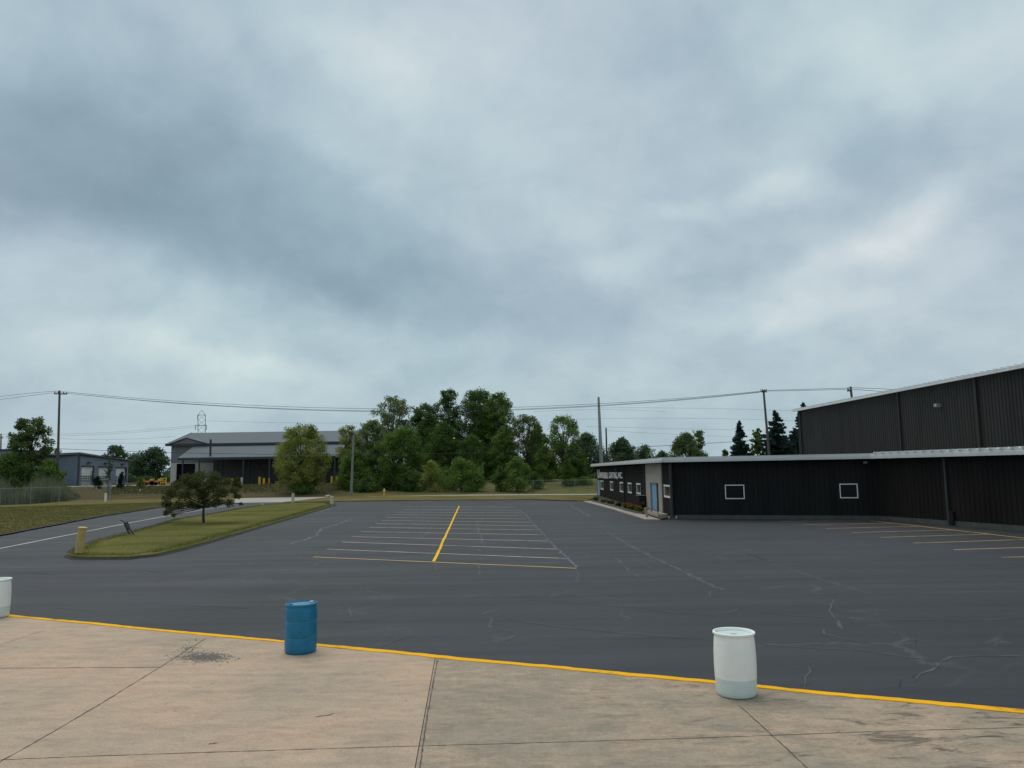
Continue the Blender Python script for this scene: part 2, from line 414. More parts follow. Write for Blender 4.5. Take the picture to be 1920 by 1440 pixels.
def grass_mat(name, a, bcol, c3):
    m = bpy.data.materials.new(name); m.use_nodes = True
    t = m.node_tree; b = t.nodes['Principled BSDF']
    tcn = t.nodes.new('ShaderNodeTexCoord'); v = tcn.outputs['Object']
    n = mk_noise(t, v, 0.35, 7, 0.68, 0.3, st=(0.5, 1, 1))
    c = mk_ramp(t, n, [(0.32, a), (0.5, bcol), (0.7, c3)])
    f = mk_noise(t, v, 9, 6, 0.8)
    c = mk_mix(t, 1.0, c, mk_ramp(t, f, [(0.3, (0.62, 0.62, 0.6)), (0.7, (1.3, 1.28, 1.2))]), 'MULTIPLY')
    t.links.new(c, b.inputs['Base Color']); b.inputs['Roughness'].default_value = 1.0
    b.inputs['Specular IOR Level'].default_value = 0.1
    bp = t.nodes.new('ShaderNodeBump'); bp.inputs['Strength'].default_value = 0.8; bp.inputs['Distance'].default_value = 0.08
    t.links.new(mk_noise(t, v, 14, 5, 0.8), bp.inputs['Height']); t.links.new(bp.outputs[0], b.inputs['Normal'])
    return m
M['lawn'] = grass_mat('lawn', (0.095, 0.090, 0.028), (0.155, 0.130, 0.045), (0.225, 0.185, 0.085))
M['island'] = grass_mat('island', (0.085, 0.095, 0.020), (0.14, 0.138, 0.034), (0.21, 0.19, 0.062))
M['terrain'] = grass_mat('terrain', (0.06, 0.058, 0.022), (0.10, 0.078, 0.036), (0.13, 0.095, 0.052))
_t = M['terrain'].node_tree; _b = _t.nodes['Principled BSDF']; _src = _b.inputs['Base Color'].links[0].from_socket
_tc = _t.nodes.new('ShaderNodeTexCoord'); _sx = _t.nodes.new('ShaderNodeSeparateXYZ'); _t.links.new(_tc.outputs['Object'], _sx.inputs[0])
_mr = _t.nodes.new('ShaderNodeMapRange'); _t.links.new(_sx.outputs[0], _mr.inputs[0]); _mr.inputs[1].default_value = -28; _mr.inputs[2].default_value = -18
_t.links.new(mk_mix(_t, _mr.outputs[0], _src, mk_ramp(_t, mk_noise(_t, _tc.outputs['Object'], 0.5, 6, 0.7), [(0.35, (0.085, 0.085, 0.028)), (0.65, (0.15, 0.135, 0.05))])), _b.inputs['Base Color'])

def paint_mat(name, col, worn, thr=0.36):
    """worn road paint: dark sealer shows through in flecks"""
    m = bpy.data.materials.new(name); m.use_nodes = True
    t = m.node_tree; b = t.nodes['Principled BSDF']
    tcn = t.nodes.new('ShaderNodeTexCoord'); v = tcn.outputs['Object']
    f = mk_noise(t, v, 1.1, 8, 0.75)
    c = mk_ramp(t, f, [(thr - 0.06, worn), (thr + 0.08, col), (0.7, tuple(min(1, x * 1.12) for x in col))])
    t.links.new(c, b.inputs['Base Color']); b.inputs['Roughness'].default_value = 0.8; b.inputs['Specular IOR Level'].default_value = 0.15
    return m
M['paint_white'] = paint_mat('paint_white', (0.56, 0.44, 0.34), (0.24, 0.19, 0.15), 0.40)
M['paint_cream'] = paint_mat('paint_cream', (0.62, 0.40, 0.17), (0.30, 0.20, 0.10), 0.36)
M['paint_yellow'] = paint_mat('paint_yellow', (0.80, 0.46, 0.015), (0.62, 0.34, 0.02), 0.3)
M['paint_road'] = paint_mat('paint_road', (0.55, 0.54, 0.50), (0.3, 0.3, 0.3), 0.36)
M['kerb_yellow'] = paint_mat('kerb_yellow', (0.86, 0.43, 0.004), (0.36, 0.19, 0.02), 0.37)
M['crack'] = material('crack', (0.070, 0.074, 0.082), 0.9, 0.3, 2)
M['crack_white'] = material('crack_white', (0.105, 0.112, 0.145), 0.9, 0.45, 1.5)
M['crack_dark'] = material('crack_dark', (0.02, 0.02, 0.02), 0.9, 0.3, 2)
M['joint'] = material('joint', (0.10, 0.08, 0.062), 0.95, 0.35, 8)

def fence_mat():
    m = bpy.data.materials.new('chain_link'); m.use_nodes = True
    t = m.node_tree; b = t.nodes['Principled BSDF']
    b.inputs['Base Color'].default_value = (0.28, 0.29, 0.29, 1); b.inputs['Roughness'].default_value = 0.5
    tcn = t.nodes.new('ShaderNodeTexCoord')
    outs = []
    for a in (45, -45):
        mp = t.nodes.new('ShaderNodeMapping'); mp.inputs['Rotation'].default_value = (0, math.radians(a), 0)
        t.links.new(tcn.outputs['Object'], mp.inputs[0])
        wv = t.nodes.new('ShaderNodeTexWave'); wv.inputs['Scale'].default_value = 6.0; wv.bands_direction = 'X'
        t.links.new(mp.outputs[0], wv.inputs[0])
        gt = t.nodes.new('ShaderNodeMath'); gt.operation = 'GREATER_THAN'; gt.inputs[1].default_value = 0.996
        t.links.new(wv.outputs['Fac'], gt.inputs[0]); outs.append(gt.outputs[0])
    mx = t.nodes.new('ShaderNodeMath'); mx.operation = 'MAXIMUM'
    t.links.new(outs[0], mx.inputs[0]); t.links.new(outs[1], mx.inputs[1])
    t.links.new(mx.outputs[0], b.inputs['Alpha'])
    return m
M['fence'] = fence_mat()

# ------------------------------------------------------------------ mesh helpers
def worldloc(o):
    p = Vector((0, 0, 0))
    while o is not None:
        p += o.location; o = o.parent
    return p

class MB:
    def __init__(s): s.v = []; s.f = []; s.sm = False
    def quad(s, a, b, c, d):
        n = len(s.v); s.v += [tuple(a), tuple(b), tuple(c), tuple(d)]; s.f.append((n, n + 1, n + 2, n + 3)); return s
    def box(s, c, size, ax=None):
        """c centre, size (x,y,z), ax = (ux, uy) unit vectors in plan"""
        ux, uy = ax if ax else (Vector((1, 0, 0)), Vector((0, 1, 0)))
        c = Vector(c); n = len(s.v)
        for dz in (-1, 1):
            for dx, dy in ((-1, -1), (1, -1), (1, 1), (-1, 1)):
                s.v.append(tuple(c + ux * dx * size[0] / 2 + uy * dy * size[1] / 2 + Vector((0, 0, dz * size[2] / 2))))
        for f in ((3, 2, 1, 0), (4, 5, 6, 7), (0, 1, 5, 4), (1, 2, 6, 5), (2, 3, 7, 6), (3, 0, 4, 7)):
            s.f.append(tuple(n + i for i in f))
        return s
    def tube(s, pts, rads, k=8, caps=True):
        pts = [Vector(p) for p in pts]
        if isinstance(rads, (int, float)): rads = [rads] * len(pts)
        rings = []
        for i, p in enumerate(pts):
            d = (pts[min(i + 1, len(pts) - 1)] - pts[max(i - 1, 0)])
            if d.length < 1e-9: d = Vector((0, 0, 1))
            d.normalize()
            a = d.cross(Vector((0, 1, 0)) if abs(d.y) < 0.9 else Vector((1, 0, 0))).normalized()
            b = d.cross(a)
            n = len(s.v); rings.append(n)
            for j in range(k):
                t = 2 * math.pi * j / k
                s.v.append(tuple(p + (a * math.cos(t) + b * math.sin(t)) * rads[i]))
        for r0, r1 in zip(rings, rings[1:]):
            for j in range(k):
                s.f.append((r0 + j, r0 + (j + 1) % k, r1 + (j + 1) % k, r1 + j))
        if caps:
            s.f.append(tuple(rings[0] + j for j in reversed(range(k)))); s.f.append(tuple(rings[-1] + j for j in range(k)))
        return s
    def lathe(s, c, prof, k=40, close=True):
        c = Vector(c); rings = []
        for r, z in prof:
            n = len(s.v); rings.append(n)
            for j in range(k):
                t = 2 * math.pi * j / k
                s.v.append((c.x + r * math.cos(t), c.y + r * math.sin(t), c.z + z))
        for r0, r1 in zip(rings, rings[1:]):
            for j in range(k):
                s.f.append((r0 + j, r0 + (j + 1) % k, r1 + (j + 1) % k, r1 + j))
        if close:
            s.f.append(tuple(rings[-1] + j for j in range(k)))
            s.f.append(tuple(rings[0] + j for j in reversed(range(k))))
        return s
    def prism(s, pts, z0, z1, bottom=True):
        """plan polygon extruded; z1 may be a list per vertex"""
        from mathutils.geometry import tessellate_polygon
        n = len(s.v); k = len(pts)
        zt = z1 if isinstance(z1, (list, tuple)) else [z1] * k
        for p in pts: s.v.append((p[0], p[1], z0))
        for p, z in zip(pts, zt): s.v.append((p[0], p[1], z))
        for i in range(k):
            j = (i + 1) % k
            s.f.append((n + i, n + j, n + k + j, n + k + i))
        for tri in tessellate_polygon([[Vector((p[0], p[1], 0)) for p in pts]]):
            a, b, c = tri
            pa, pb, pc = pts[a], pts[b], pts[c]
            if (pb[0] - pa[0]) * (pc[1] - pa[1]) - (pb[1] - pa[1]) * (pc[0] - pa[0]) < 0: b, c = c, b
            s.f.append((n + k + a, n + k + b, n + k + c))
            if bottom: s.f.append((n + a, n + c, n + b))
        return s
    def strip(s, pts, wid, z=None):
        """flat ribbon on the ground along pts; wid scalar or list"""
        pts = [Vector(p) for p in pts]; k = len(pts)
        ws = wid if isinstance(wid, (list, tuple)) else [wid] * k
        n = len(s.v)
        for i, p in enumerate(pts):
            d = pts[min(i + 1, k - 1)] - pts[max(i - 1, 0)]; d.z = 0; d.normalize()
            q = Vector((-d.y, d.x, 0)) * ws[i] / 2
            zz = p.z if z is None else z
            s.v.append((p.x + q.x, p.y + q.y, zz)); s.v.append((p.x - q.x, p.y - q.y, zz))
        for i in range(k - 1):
            s.f.append((n + 2 * i, n + 2 * i + 1, n + 2 * i + 3, n + 2 * i + 2))
        return s
    def build(s, name, mat, parent=None, smooth=False, bevel=0.0):
        me = bpy.data.meshes.new(name)
        off = worldloc(parent) if parent else Vector((0, 0, 0))
        me.from_pydata([(x - off.x, y - off.y, z - off.z) for x, y, z in s.v], [], s.f)
        me.materials.append(mat)
        if smooth:
            me.polygons.foreach_set('use_smooth', [True] * len(me.polygons))
        me.update()
        o = bpy.data.objects.new(name, me); COL.objects.link(o)
        if parent: o.parent = parent
        if smooth:
            try: me.set_sharp_from_angle(angle=math.radians(38))
            except Exception: pass
        if bevel:
            bm = o.modifiers.new('bevel', 'BEVEL'); bm.width = bevel; bm.segments = 2
        return o

def tag(o, label, cat=None, group=None, kind=None):
    if label: o['label'] = label
    if cat: o['category'] = cat
    if group: o['group'] = group
    if kind: o['kind'] = kind
    return o
def thing(name, label, cat, loc=(0, 0, 0), group=None):
    o = bpy.data.objects.new(name, None); COL.objects.link(o); o.location = loc
    o.empty_display_size = 0.2
    return tag(o, label, cat, group)
def struct(o, label, cat): return tag(o, label, cat, kind='structure')
def dup(root, loc, label, group=None):
    r = root.copy(); COL.objects.link(r); r.location = loc; r['label'] = label
    if group: r['group'] = group
    for ch in list(root.children):
        c = ch.copy(); COL.objects.link(c); c.parent = r
        for g in ch.children:
            d = g.copy(); COL.objects.link(d); d.parent = c
    return r

def fast_mesh(name, verts, nper, mat, parent):
    """verts: (n*nper,3) numpy in world coordinates; polygons of nper vertices each"""
    me = bpy.data.meshes.new(name)
    off = np.array(worldloc(parent)) if parent else np.zeros(3)
    v = (verts - off).astype(np.float32)
    n = len(v) // nper
    me.vertices.add(len(v)); me.vertices.foreach_set('co', v.ravel())
    me.loops.add(len(v)); me.loops.foreach_set('vertex_index', np.arange(len(v), dtype=np.int32))
    me.polygons.add(n); me.polygons.foreach_set('loop_start', np.arange(0, len(v), nper, dtype=np.int32))
    me.polygons.foreach_set('loop_total', np.full(n, nper, dtype=np.int32))
    me.materials.append(mat)
    me.update(calc_edges=True)
    o = bpy.data.objects.new(name, me); COL.objects.link(o)
    if parent: o.parent = parent
    return o

# ------------------------------------------------------------------ ground
tb = MB()
ys = [-60, 0, 40, 80, 100] + [106 + i * 2.0 for i in range(16)] + [150, 200, 300, 500, 900, 1600, 3500]
xs = [-3500, -900, -300, -120, -60, -20, 20, 60, 120, 300, 900, 3500]
for y in ys:
    for x in xs: tb.v.append((x, y, terr(y)))
nx = len(xs)
for j in range(len(ys) - 1):
    for i in range(nx - 1):
        a = j * nx + i; tb.f.append((a, a + 1, a + nx + 1, a + nx))
struct(tb.build('ground', M['terrain'], smooth=True), 'rough brown and green grassland around the lot', 'ground')

# kerb line (front edge of the asphalt)
KA, KB = G(20, 1157), G(1920, 1338)
kd = (KB - KA).normalized(); kn = Vector((kd.y, -kd.x, 0))    # kn points toward the camera
if kn.y > 0: kn = -kn
K0, K1 = KA - kd * 45, KB + kd * 12

# building plan points
OC = G(1261, 973)          # office near left corner
OF = G(1122, 930)          # office far left corner
IC = G(1647, 975)          # inner corner
RE = G(1920, 996)          # right wing at frame edge
rd = (RE - IC).normalized()
RX = IC + rd * 24          # right wing continues past the frame

asp = [K0, K1, RX, IC, OC, G(1236, 975.5), G(1170, 958.5), G(1100, 940.6), G(1000, 936.8), G(800, 938), G(640, 940.3), G(531, 942.3),
       G(454, 943.5), G(400, 944), G(297, 951.5), G(190, 968), G(60, 992.5), G(0, 1004), G(-160, 1033), G(-500, 1090)]
struct(MB().prism(asp, -0.3, 0.0).build('asphalt_lot', M['asphalt']), 'dark freshly sealed asphalt parking lot', 'asphalt')

# concrete apron slabs (front), joints, yellow lip
sl_a, sl_b = G(822, 1235), G(787, 1440)
def on_kerb(px, py):       # nearest point on kerb line
    p = G(px, py); return KA + kd * ((p - KA).dot(kd))
J1 = on_kerb(822, 1233)
jd = (G(787, 1440) - G(822, 1240)).normalized()
J1n = J1 + jd * 14
ZC = 0.035
lip = 0.10
ka0, kb0 = K0 + kn * lip, K1 + kn * lip
slabL = [ka0, J1 + kn * lip - kd * 0.006, J1n - kd * 0.006, J1n - kd * 40, K0 + kn * 30 - kd * 10]
slabR = [J1 + kn * lip + kd * 0.006, kb0, K1 + kn * 30, J1n + kd * 0.006]
struct(MB().prism([tuple(p) for p in slabL], -0.3, ZC).build('concrete_apron', M['concrete']), 'smooth tan concrete apron in front of the asphalt, left slab', 'concrete')
struct(MB().prism([tuple(p) for p in slabR], -0.3, ZC).build('concrete_apron', M['concrete_dirty']), 'stained greyish concrete apron slab at the right', 'concrete')
# lip, painted yellow: ragged top face
lb = MB()
n = 420; seg = (K1 - K0).length / n
prev = None
r2 = random.Random(3)
near, far, hh = [], [], []
a = b = 0.0
for i in range(n + 1):
    a = a * 0.8 + r2.uniform(-0.012, 0.012); b = b * 0.8 + r2.uniform(-0.010, 0.010)
    s_ = i * seg
    wav = 0.012 * math.sin(s_ * 0.9) + 0.01 * math.sin(s_ * 2.3 + 1)
    chip = 0.0
    s1_ = (J1 - K0).dot(kd); s2_ = (on_kerb(1180, 1268) - K0).dot(kd)
    brk = math.exp(-((s_ - s1_ + 0.35) / 0.35) ** 2) + math.exp(-((s_ - s2_) / 0.6) ** 2)
    a += brk * r2.uniform(-0.012, 0.015); wav += brk * 0.03 * math.sin(s_ * 9)
    p = K0 + kd * s_
    if r2.random() < 0.09: chip = r2.uniform(-0.02, 0.035)
    near.append(p + kn * (lip + 0.035 + a + wav + chip)); far.append(p - kn * (0.02 + b - wav * 0.7)); 
    hh.append(ZC + 0.012 + r2.uniform(-0.004, 0.004))
for i in range(n):
    A, B, C, D = near[i], near[i + 1], far[i + 1], far[i]
    z0, z1 = hh[i], hh[i + 1]
    lb.quad((A.x, A.y, z0), (B.x, B.y, z1), (C.x, C.y, z1), (D.x, D.y, z0))
    lb.quad((A.x, A.y, -0.02), (B.x, B.y, -0.02), (B.x, B.y, z1), (A.x, A.y, z0))
    lb.quad((D.x, D.y, z0), (C.x, C.y, z1), (C.x, C.y, -0.02), (D.x, D.y, -0.02))
struct(lb.build('kerb', M['kerb_yellow']), 'ragged yellow painted edge between the concrete and the asphalt', 'kerb')

def jag(pts, step=0.25, amp=0.02, wv=(0.6, 1.3), w0=0.03, seed=1, z=0.004):
    r = random.Random(seed)
    P = [Vector(p) for p in pts]; out_, ws = [], []
    for A, B in zip(P, P[1:]):
        L_ = (B - A).length; k = max(1, int(L_ / step)); d = (B - A) / k
        q = Vector((-d.y, d.x, 0)).normalized()
        for i in range(k):
            out_.append(A + d * i + q * r.uniform(-amp, amp)); ws.append(w0 * r.uniform(*wv))
    out_.append(P[-1]); ws.append(w0 * wv[0])
    for p in out_: p.z = z
    return out_, ws
jb = MB()
def GC(px, py): return G(px, py, ZC)
JOINTS = [([(0, 1253), (300, 1251.5)], 0.018), ([(302, 1250), (352, 1218), (388, 1196)], 0.018), ([(300, 1251), (180, 1325), (60, 1395), (-60, 1462)], 0.018),
          ([(-30, 1426), (200, 1417), (640, 1403), (1000, 1393), (1280, 1385), (1450, 1379), (1600, 1373), (1920, 1364)], 0.013),
          ([(1385, 1322), (1440, 1372), (1516, 1442), (1560, 1482)], 0.016), ([(820, 1238), (800, 1350), (787, 1442), (783, 1480)], 0.015),
          ([(0, 1209), (84, 1182)], 0.008)]
for i, (pl, ww) in enumerate(JOINTS):
    p_, w_ = jag([GC(*q) for q in pl], 0.09, 0.005, (0.45, 1.5), ww, seed=i, z=ZC + 0.003)
    jb.strip(p_, w_)
struct(jb.build('concrete_joints', M['joint']), 'dark joints in the concrete apron', 'joints')
M['gravel'] = material('gravel', (0.10, 0.10, 0.10), 0.95, 0.5, 60, col2=(0.24, 0.225, 0.20))
jb = MB()
# broken crumbling corner: many dark chips
r3 = random.Random(12)
for i in range(1500):
    q = GC(r3.gauss(384, 25) , r3.gauss(1232, 4.6)); s_ = r3.uniform(0.006, 0.02)
    an = r3.uniform(0, 6.28)
    pts = [(q.x + s_ * r3.uniform(.5, 1) * math.cos(an + t) * 1.2, q.y + s_ * r3.uniform(.5, 1) * math.sin(an + t), 0) for t in (0, 1.3, 2.5, 3.8, 5.1)]
    k = len(jb.v); jb.v += [(x, y, ZC + 0.0035 + i * 0.000003) for x, y, _ in pts]; jb.f.append(tuple(range(k, k + 5)))
for i in range(80):
    q = GC(352 + r3.gauss(0, 12), 1216 + r3.gauss(0, 8)); s_ = r3.uniform(0.008, 0.03)
    an = r3.uniform(0, 6.28)
    pts = [(q.x + s_ * r3.uniform(.5, 1) * math.cos(an + t) * 1.2, q.y + s_ * r3.uniform(.5, 1) * math.sin(an + t), 0) for t in (0, 1.3, 2.5, 3.8, 5.1)]
    k = len(jb.v); jb.v += [(x, y, ZC + 0.0065 + i * 0.000008) for x, y, _ in pts]; jb.f.append(tuple(range(k, k + 5)))
struct(jb.build('crumbled_patch', M['gravel']), 'crumbled grey gravel patch beside the slab corner', 'patch')

M['stain'] = material('stain', (0.17, 0.115, 0.075), 0.95, 0.3, 9)
sm_ = MB()
for i_, (pl, ww) in enumerate([([(592, 1345), (606, 1342), (618, 1341), (626, 1337)], 0.035), ([(325, 1334), (334, 1333)], 0.02), ([(396, 1282), (406, 1281)], 0.02), ([(690, 1240), (700, 1240)], 0.02), ([(392, 1395), (412, 1393)], 0.03)]):
    p_, w_ = jag([GC(*q) for q in pl], 0.03, 0.010, (0.2, 1.4), ww, seed=900 + i_, z=ZC + 0.003 + 0.0002 * i_); sm_.strip(p_, w_)
struct(sm_.build('concrete_stains', M['stain']), 'small rusty brown scuffs on the concrete apron', 'stains')

# cracks in asphalt
ck, cw, cdk = MB(), MB(), MB()
CR = [([(1148, 1003), (1175, 1020), (1200, 1033), (1240, 1052), (1283, 1072), (1325, 1093), (1357, 1107)], .10, ck),
      ([(1357, 1107), (1334, 1110), (1327, 1121)], .04, ck), ([(1066, 946), (1085, 956), (1107, 969)], .12, cw),
      ([(1125, 986), (1148, 1003)], .08, ck), ([(1280, 1055), (1440, 1050), (1475, 1066)], .03, ck),
      ([(1478, 1067), (1530, 1084), (1580, 1098), (1628, 1113)], .06, ck), ([(1500, 1114), (1640, 1113), (1780, 1107), (1930, 1103)], .035, ck),
      ([(1190, 1188), (1330, 1201), (1415, 1208), (1600, 1219), (1700, 1232), (1760, 1240)], .035, ck),
      ([(1762, 1242), (1785, 1232), (1830, 1229), (1930, 1231)], .035, ck), ([(1762, 1243), (1742, 1256), (1722, 1264), (1714, 1278)], .05, ck),
      ([(1425, 1150), (1540, 1158), (1660, 1163), (1800, 1163), (1930, 1158)], .03, ck),
      ([(1562, 1125), (1556, 1150), (1575, 1170), (1580, 1182)], .04, ck), ([(1535, 1175), (1545, 1188), (1610, 1204)], .03, ck),
      ([(1200, 1146), (1285, 1149), (1340, 1155), (1357, 1162)], .03, ck), ([(1340, 1152), (1395, 1140)], .025, ck),
      ([(920, 1158), (918, 1186)], .05, ck), ([(918, 1158), (944, 1150)], .03, ck), ([(935, 1178), (965, 1189), (935, 1214)], .035, ck),
      ([(905, 1152), (955, 1134), (985, 1125), (1080, 1132), (1200, 1140), (1285, 1152)], .035, ck),
      ([(950, 1160), (1010, 1170), (1100, 1181), (1290, 1198)], .03, ck), ([(640, 1168), (705, 1163), (748, 1152)], .025, ck),
      ([(700, 1215), (740, 1202), (775, 1192)], .02, ck), ([(652, 1134), (658, 1157)], .035, ck),
      ([(565, 1073), (605, 1053), (655, 1020)], .045, ck), ([(590, 1040), (640, 1018), (655, 1003)], .03, ck),
      ([(541, 1020), (570, 1013), (592, 1004), (602, 992), (640, 981), (660, 972)], .16, cw), ([(600, 960), (628, 950)], .2, cw),
      ([(1081, 1064), (1064, 1048), (1040, 1024), (1018, 1001), (1003, 985), (988, 967), (968, 953)], .08, cw),
      ([(1062, 1046), (1075, 1040)], .06, cw), ([(1084, 1070), (1080, 1090), (1094, 1094)], .05, ck), ([(905, 972), (893, 984), (905, 1015), (908, 1022)], .06, cw), ([(892, 1028), (903, 1036)], .05, ck),
      ([(816, 1056), (818, 1070), (795, 1076)], .05, ck), ([(900, 1060), (898, 1078)], .05, ck), ([(790, 1010), (805, 995), (812, 984)], .06, ck),
      ([(1155, 1045), (1180, 1072), (1205, 1085)], .05, ck), ([(1180, 1040), (1220, 1065), (1265, 1078)], .035, ck),
      ([(1520, 1250), (1512, 1270), (1508, 1292)], .03, ck), ([(1500, 1285), (1522, 1283)], .02, cdk),
      ([(1713, 1276), (1717, 1267), (1724, 1263)], .012, cdk), ([(1738, 1257), (1748, 1252)], .012, cdk), ([(1757, 1247), (1764, 1253)], .014, cdk), ([(1685, 1288), (1690, 1276)], .018, cdk), ([(1713, 1200), (1718, 1210)], .02, cdk),
      ([(1400, 1037), (1436, 1050)], .05, cdk), ([(1425, 1149), (1470, 1152)], .035, cdk), ([(1600, 1045), (1700, 1043), (1840, 1058)], .03, ck),
      ([(1230, 1010), (1290, 1003), (1330, 1008)], .05, ck), ([(260, 1068), (300, 1074), (340, 1072)], .03, cdk), ([(20, 1077), (60, 1075), (95, 1077)], .05, cdk),
      ([(430, 1065), (450, 1060), (470, 1053), (480, 1050)], .03, ck), ([(100, 1140), (180, 1146)], .02, ck), ([(300, 1135), (400, 1137), (480, 1141)], .02, ck), ([(330, 1160), (380, 1152)], .02, ck)]
for i, (pl, ww, mb) in enumerate(CR):
    d0 = G(*pl[0]).y
    if i < 31 or mb is cdk: amp = 0.03 + 0.0012 * d0
    else: amp = 0.04
    z = 0.004 + 0.00004 * i
    p_, w_ = jag([G(*q) for q in pl], 0.28, amp, (0.3, 1.7), ww * (1.0 if mb is not ck else 1.25), seed=50 + i, z=z)
    mb.strip(p_, w_)
struct(ck.build('asphalt_cracks', M['crack']), 'faint grey crack lines in the asphalt', 'cracks')
struct(cw.build('asphalt_cracks', M['crack_white']), 'whitish worn seams along the parking stalls', 'cracks')
struct(cdk.build('asphalt_cracks', M['crack_dark']), 'small dark open cracks in the asphalt', 'cracks')

# stall markings
rows = [((587, 1044.5), (1081, 1066)), ((614, 1030), (1060.5, 1047.5)), ((641, 1016.5), (1044, 1030)), ((660, 1006.5), (1028, 1015)),
        ((677, 997), (1016, 1003)), ((692.5, 989), (1009, 994)), ((705, 982), (1001, 986)), ((715.5, 976), (994, 979.5)), ((725.5, 970.5), (986, 973)),
        ((736, 965), (980.5, 967.5)), ((745, 960.5), (976, 962)), ((755, 955.5), (971, 957)), ((763, 949.5), (966, 951))]
wl, cl, yl, rlb = MB(), MB(), MB(), MB()
M['paint_tan'] = paint_mat('paint_tan', (0.48, 0.31, 0.18), (0.2, 0.14, 0.09), 0.40)
for i, (a, b) in enumerate(rows):
    A, B = G(*a), G(*b)
    p_, w_ = jag([A, B], 1.2, 0.02, (0.85, 1.1), 0.125 + 0.004 * i, seed=i, z=0.009)
    (cl if i == 0 else wl).strip(p_, w_)
rl = [((1464, 977.6), (1631, 976)), ((1505, 984), (1672, 981.5)), ((1548, 991.3), (1722, 987.2)), ((1597, 999), (1785, 994)), ((1650, 1008), (1858, 1001.8)),
      ((1713, 1018.8), (1935, 1011.5)), ((1788, 1031), (1990, 1025)), ((1878, 1045.5), (2080, 1041))]
for i, (a, b) in enumerate(rl):
    A, B = G(*a), G(*b)
    p_, w_ = jag([A, B], 1.2, 0.02, (0.85, 1.1), 0.13, seed=30 + i, z=0.009)
    rlb.strip(p_, w_)
p_, w_ = jag([G(1631, 976.2), G(1920, 1009.5), G(1990, 1018)], 1.2, 0.02, (0.85, 1.1), 0.11, seed=45, z=0.013); cl.strip(p_, w_)
p_, w_ = jag([G(813.5, 1053.5), G(861, 949)], 1.2, 0.015, (0.9, 1.1), 0.115, seed=46, z=0.017); yl.strip(p_, w_)
struct(wl.build('road_marking', M['paint_white']), 'pale worn parking stall lines', 'markings')
struct(rlb.build('road_marking', M['paint_tan']), 'warm tan worn stall lines along the right wall', 'markings')
struct(cl.build('road_marking', M['paint_cream']), 'orange-cream lines at the near end of the stalls and along the right wall', 'markings')
struct(yl.build('road_marking', M['paint_yellow']), 'yellow line down the middle of the stalls', 'markings')
dl = MB()
p_, w_ = jag([G(-120, 1052), G(0, 1028.5), G(145, 1000), G(240, 981), G(310, 968), G(385, 955), G(425, 948.5)], 1.5, 0.02, (0.85, 1.1), 0.15, seed=47, z=0.009); dl.strip(p_, w_)
struct(dl.build('road_marking', M['paint_road']), 'white line along the driveway', 'markings')

# left lawn
lawn = [G(440, 943.6), G(400, 944), G(297, 951.5), G(190, 968), G(60, 992.5), G(0, 1004), G(-160, 1033), G(-500, 1090), G(-900, 1000), G(-300, 946), G(0, 935), G(205, 937), G(440, 935)]
def lawn_slab(name, pts, h, label, mat, edge=True):
    e = MB().prism([tuple(p) for p in pts], -0.2, h - 0.005)
    o = MB().prism([tuple(p) for p in pts], -0.2, h).build(name, mat)
    return struct(o, label, 'lawn')
lawn_slab('lawn', lawn, 0.07, 'mown olive lawn left of the driveway', M['lawn'])
verge = [G(531, 942.3), G(640, 940.3), G(800, 938), G(1000, 936.8), G(1100, 939.8), G(1125, 929), G(1118, 928.2), G(640, 931.3), G(617, 932.6)]
lawn_slab('verge', verge, 0.06, 'thin grass strip between the lot and the street walk', M['lawn'])
edges = MB()
def edge_line(pts, w0, z):
    p_, w_ = jag(pts, 0.5, 0.05, (0.6, 1.3), w0, seed=len(edges.v), z=z); edges.strip(p_, w_)
edge_line([G(400, 944.3), G(297, 952), G(190, 968.7), G(60, 993.3), G(0, 1005), G(-160, 1034)], 0.38, 0.078)
edge_line([G(531, 942.6), G(640, 940.6), G(800, 938.4), G(1000, 937.2), G(1098, 940.2)], 0.75, 0.072)
struct(edges.build('lawn_edge', M['dark_edge']), 'dark strip along the edge of the lawns', 'edge')  # thin dark strip laid along the lawn borders

# street walk and driveway apron
wk = MB()
wk.prism([tuple(p) for p in (G(440, 943.5), G(531, 942.3), G(617, 932.8), G(640, 931.4), G(1118, 928.3), G(1122, 926.6), G(640, 929.7), G(560, 931), G(454, 933.2), G(440, 934.2), G(205, 936.4), G(205, 937.6), G(440, 936))], -0.2, 0.05)
struct(wk.build('sidewalk', M['road_pale']), 'pale concrete walk and driveway mouth along the street', 'sidewalk')
kb = MB()
kb.strip([T(205, 928.3) + Vector((0, 0, 0.05)), T(300, 927.5) + Vector((0, 0, 0.05)), T(460, 925.2) + Vector((0, 0, 0.05)), T(640, 923.4) + Vector((0, 0, 0.05))], 0.6)
struct(kb.build('street_kerb', M['road_pale']), 'thin pale kerb of the street behind the walk', 'kerb')
yd = MB()
yd.prism([tuple(at(90, 139, 0)), tuple(at(330, 139, 0)), tuple(at(330, 150, 0)), tuple(at(90, 152, 0))], 0.5, 1.66)
struct(yd.build('yard_pavement', M['road_pale']), 'pale paved yard in front of the far grey-blue building', 'pavement')

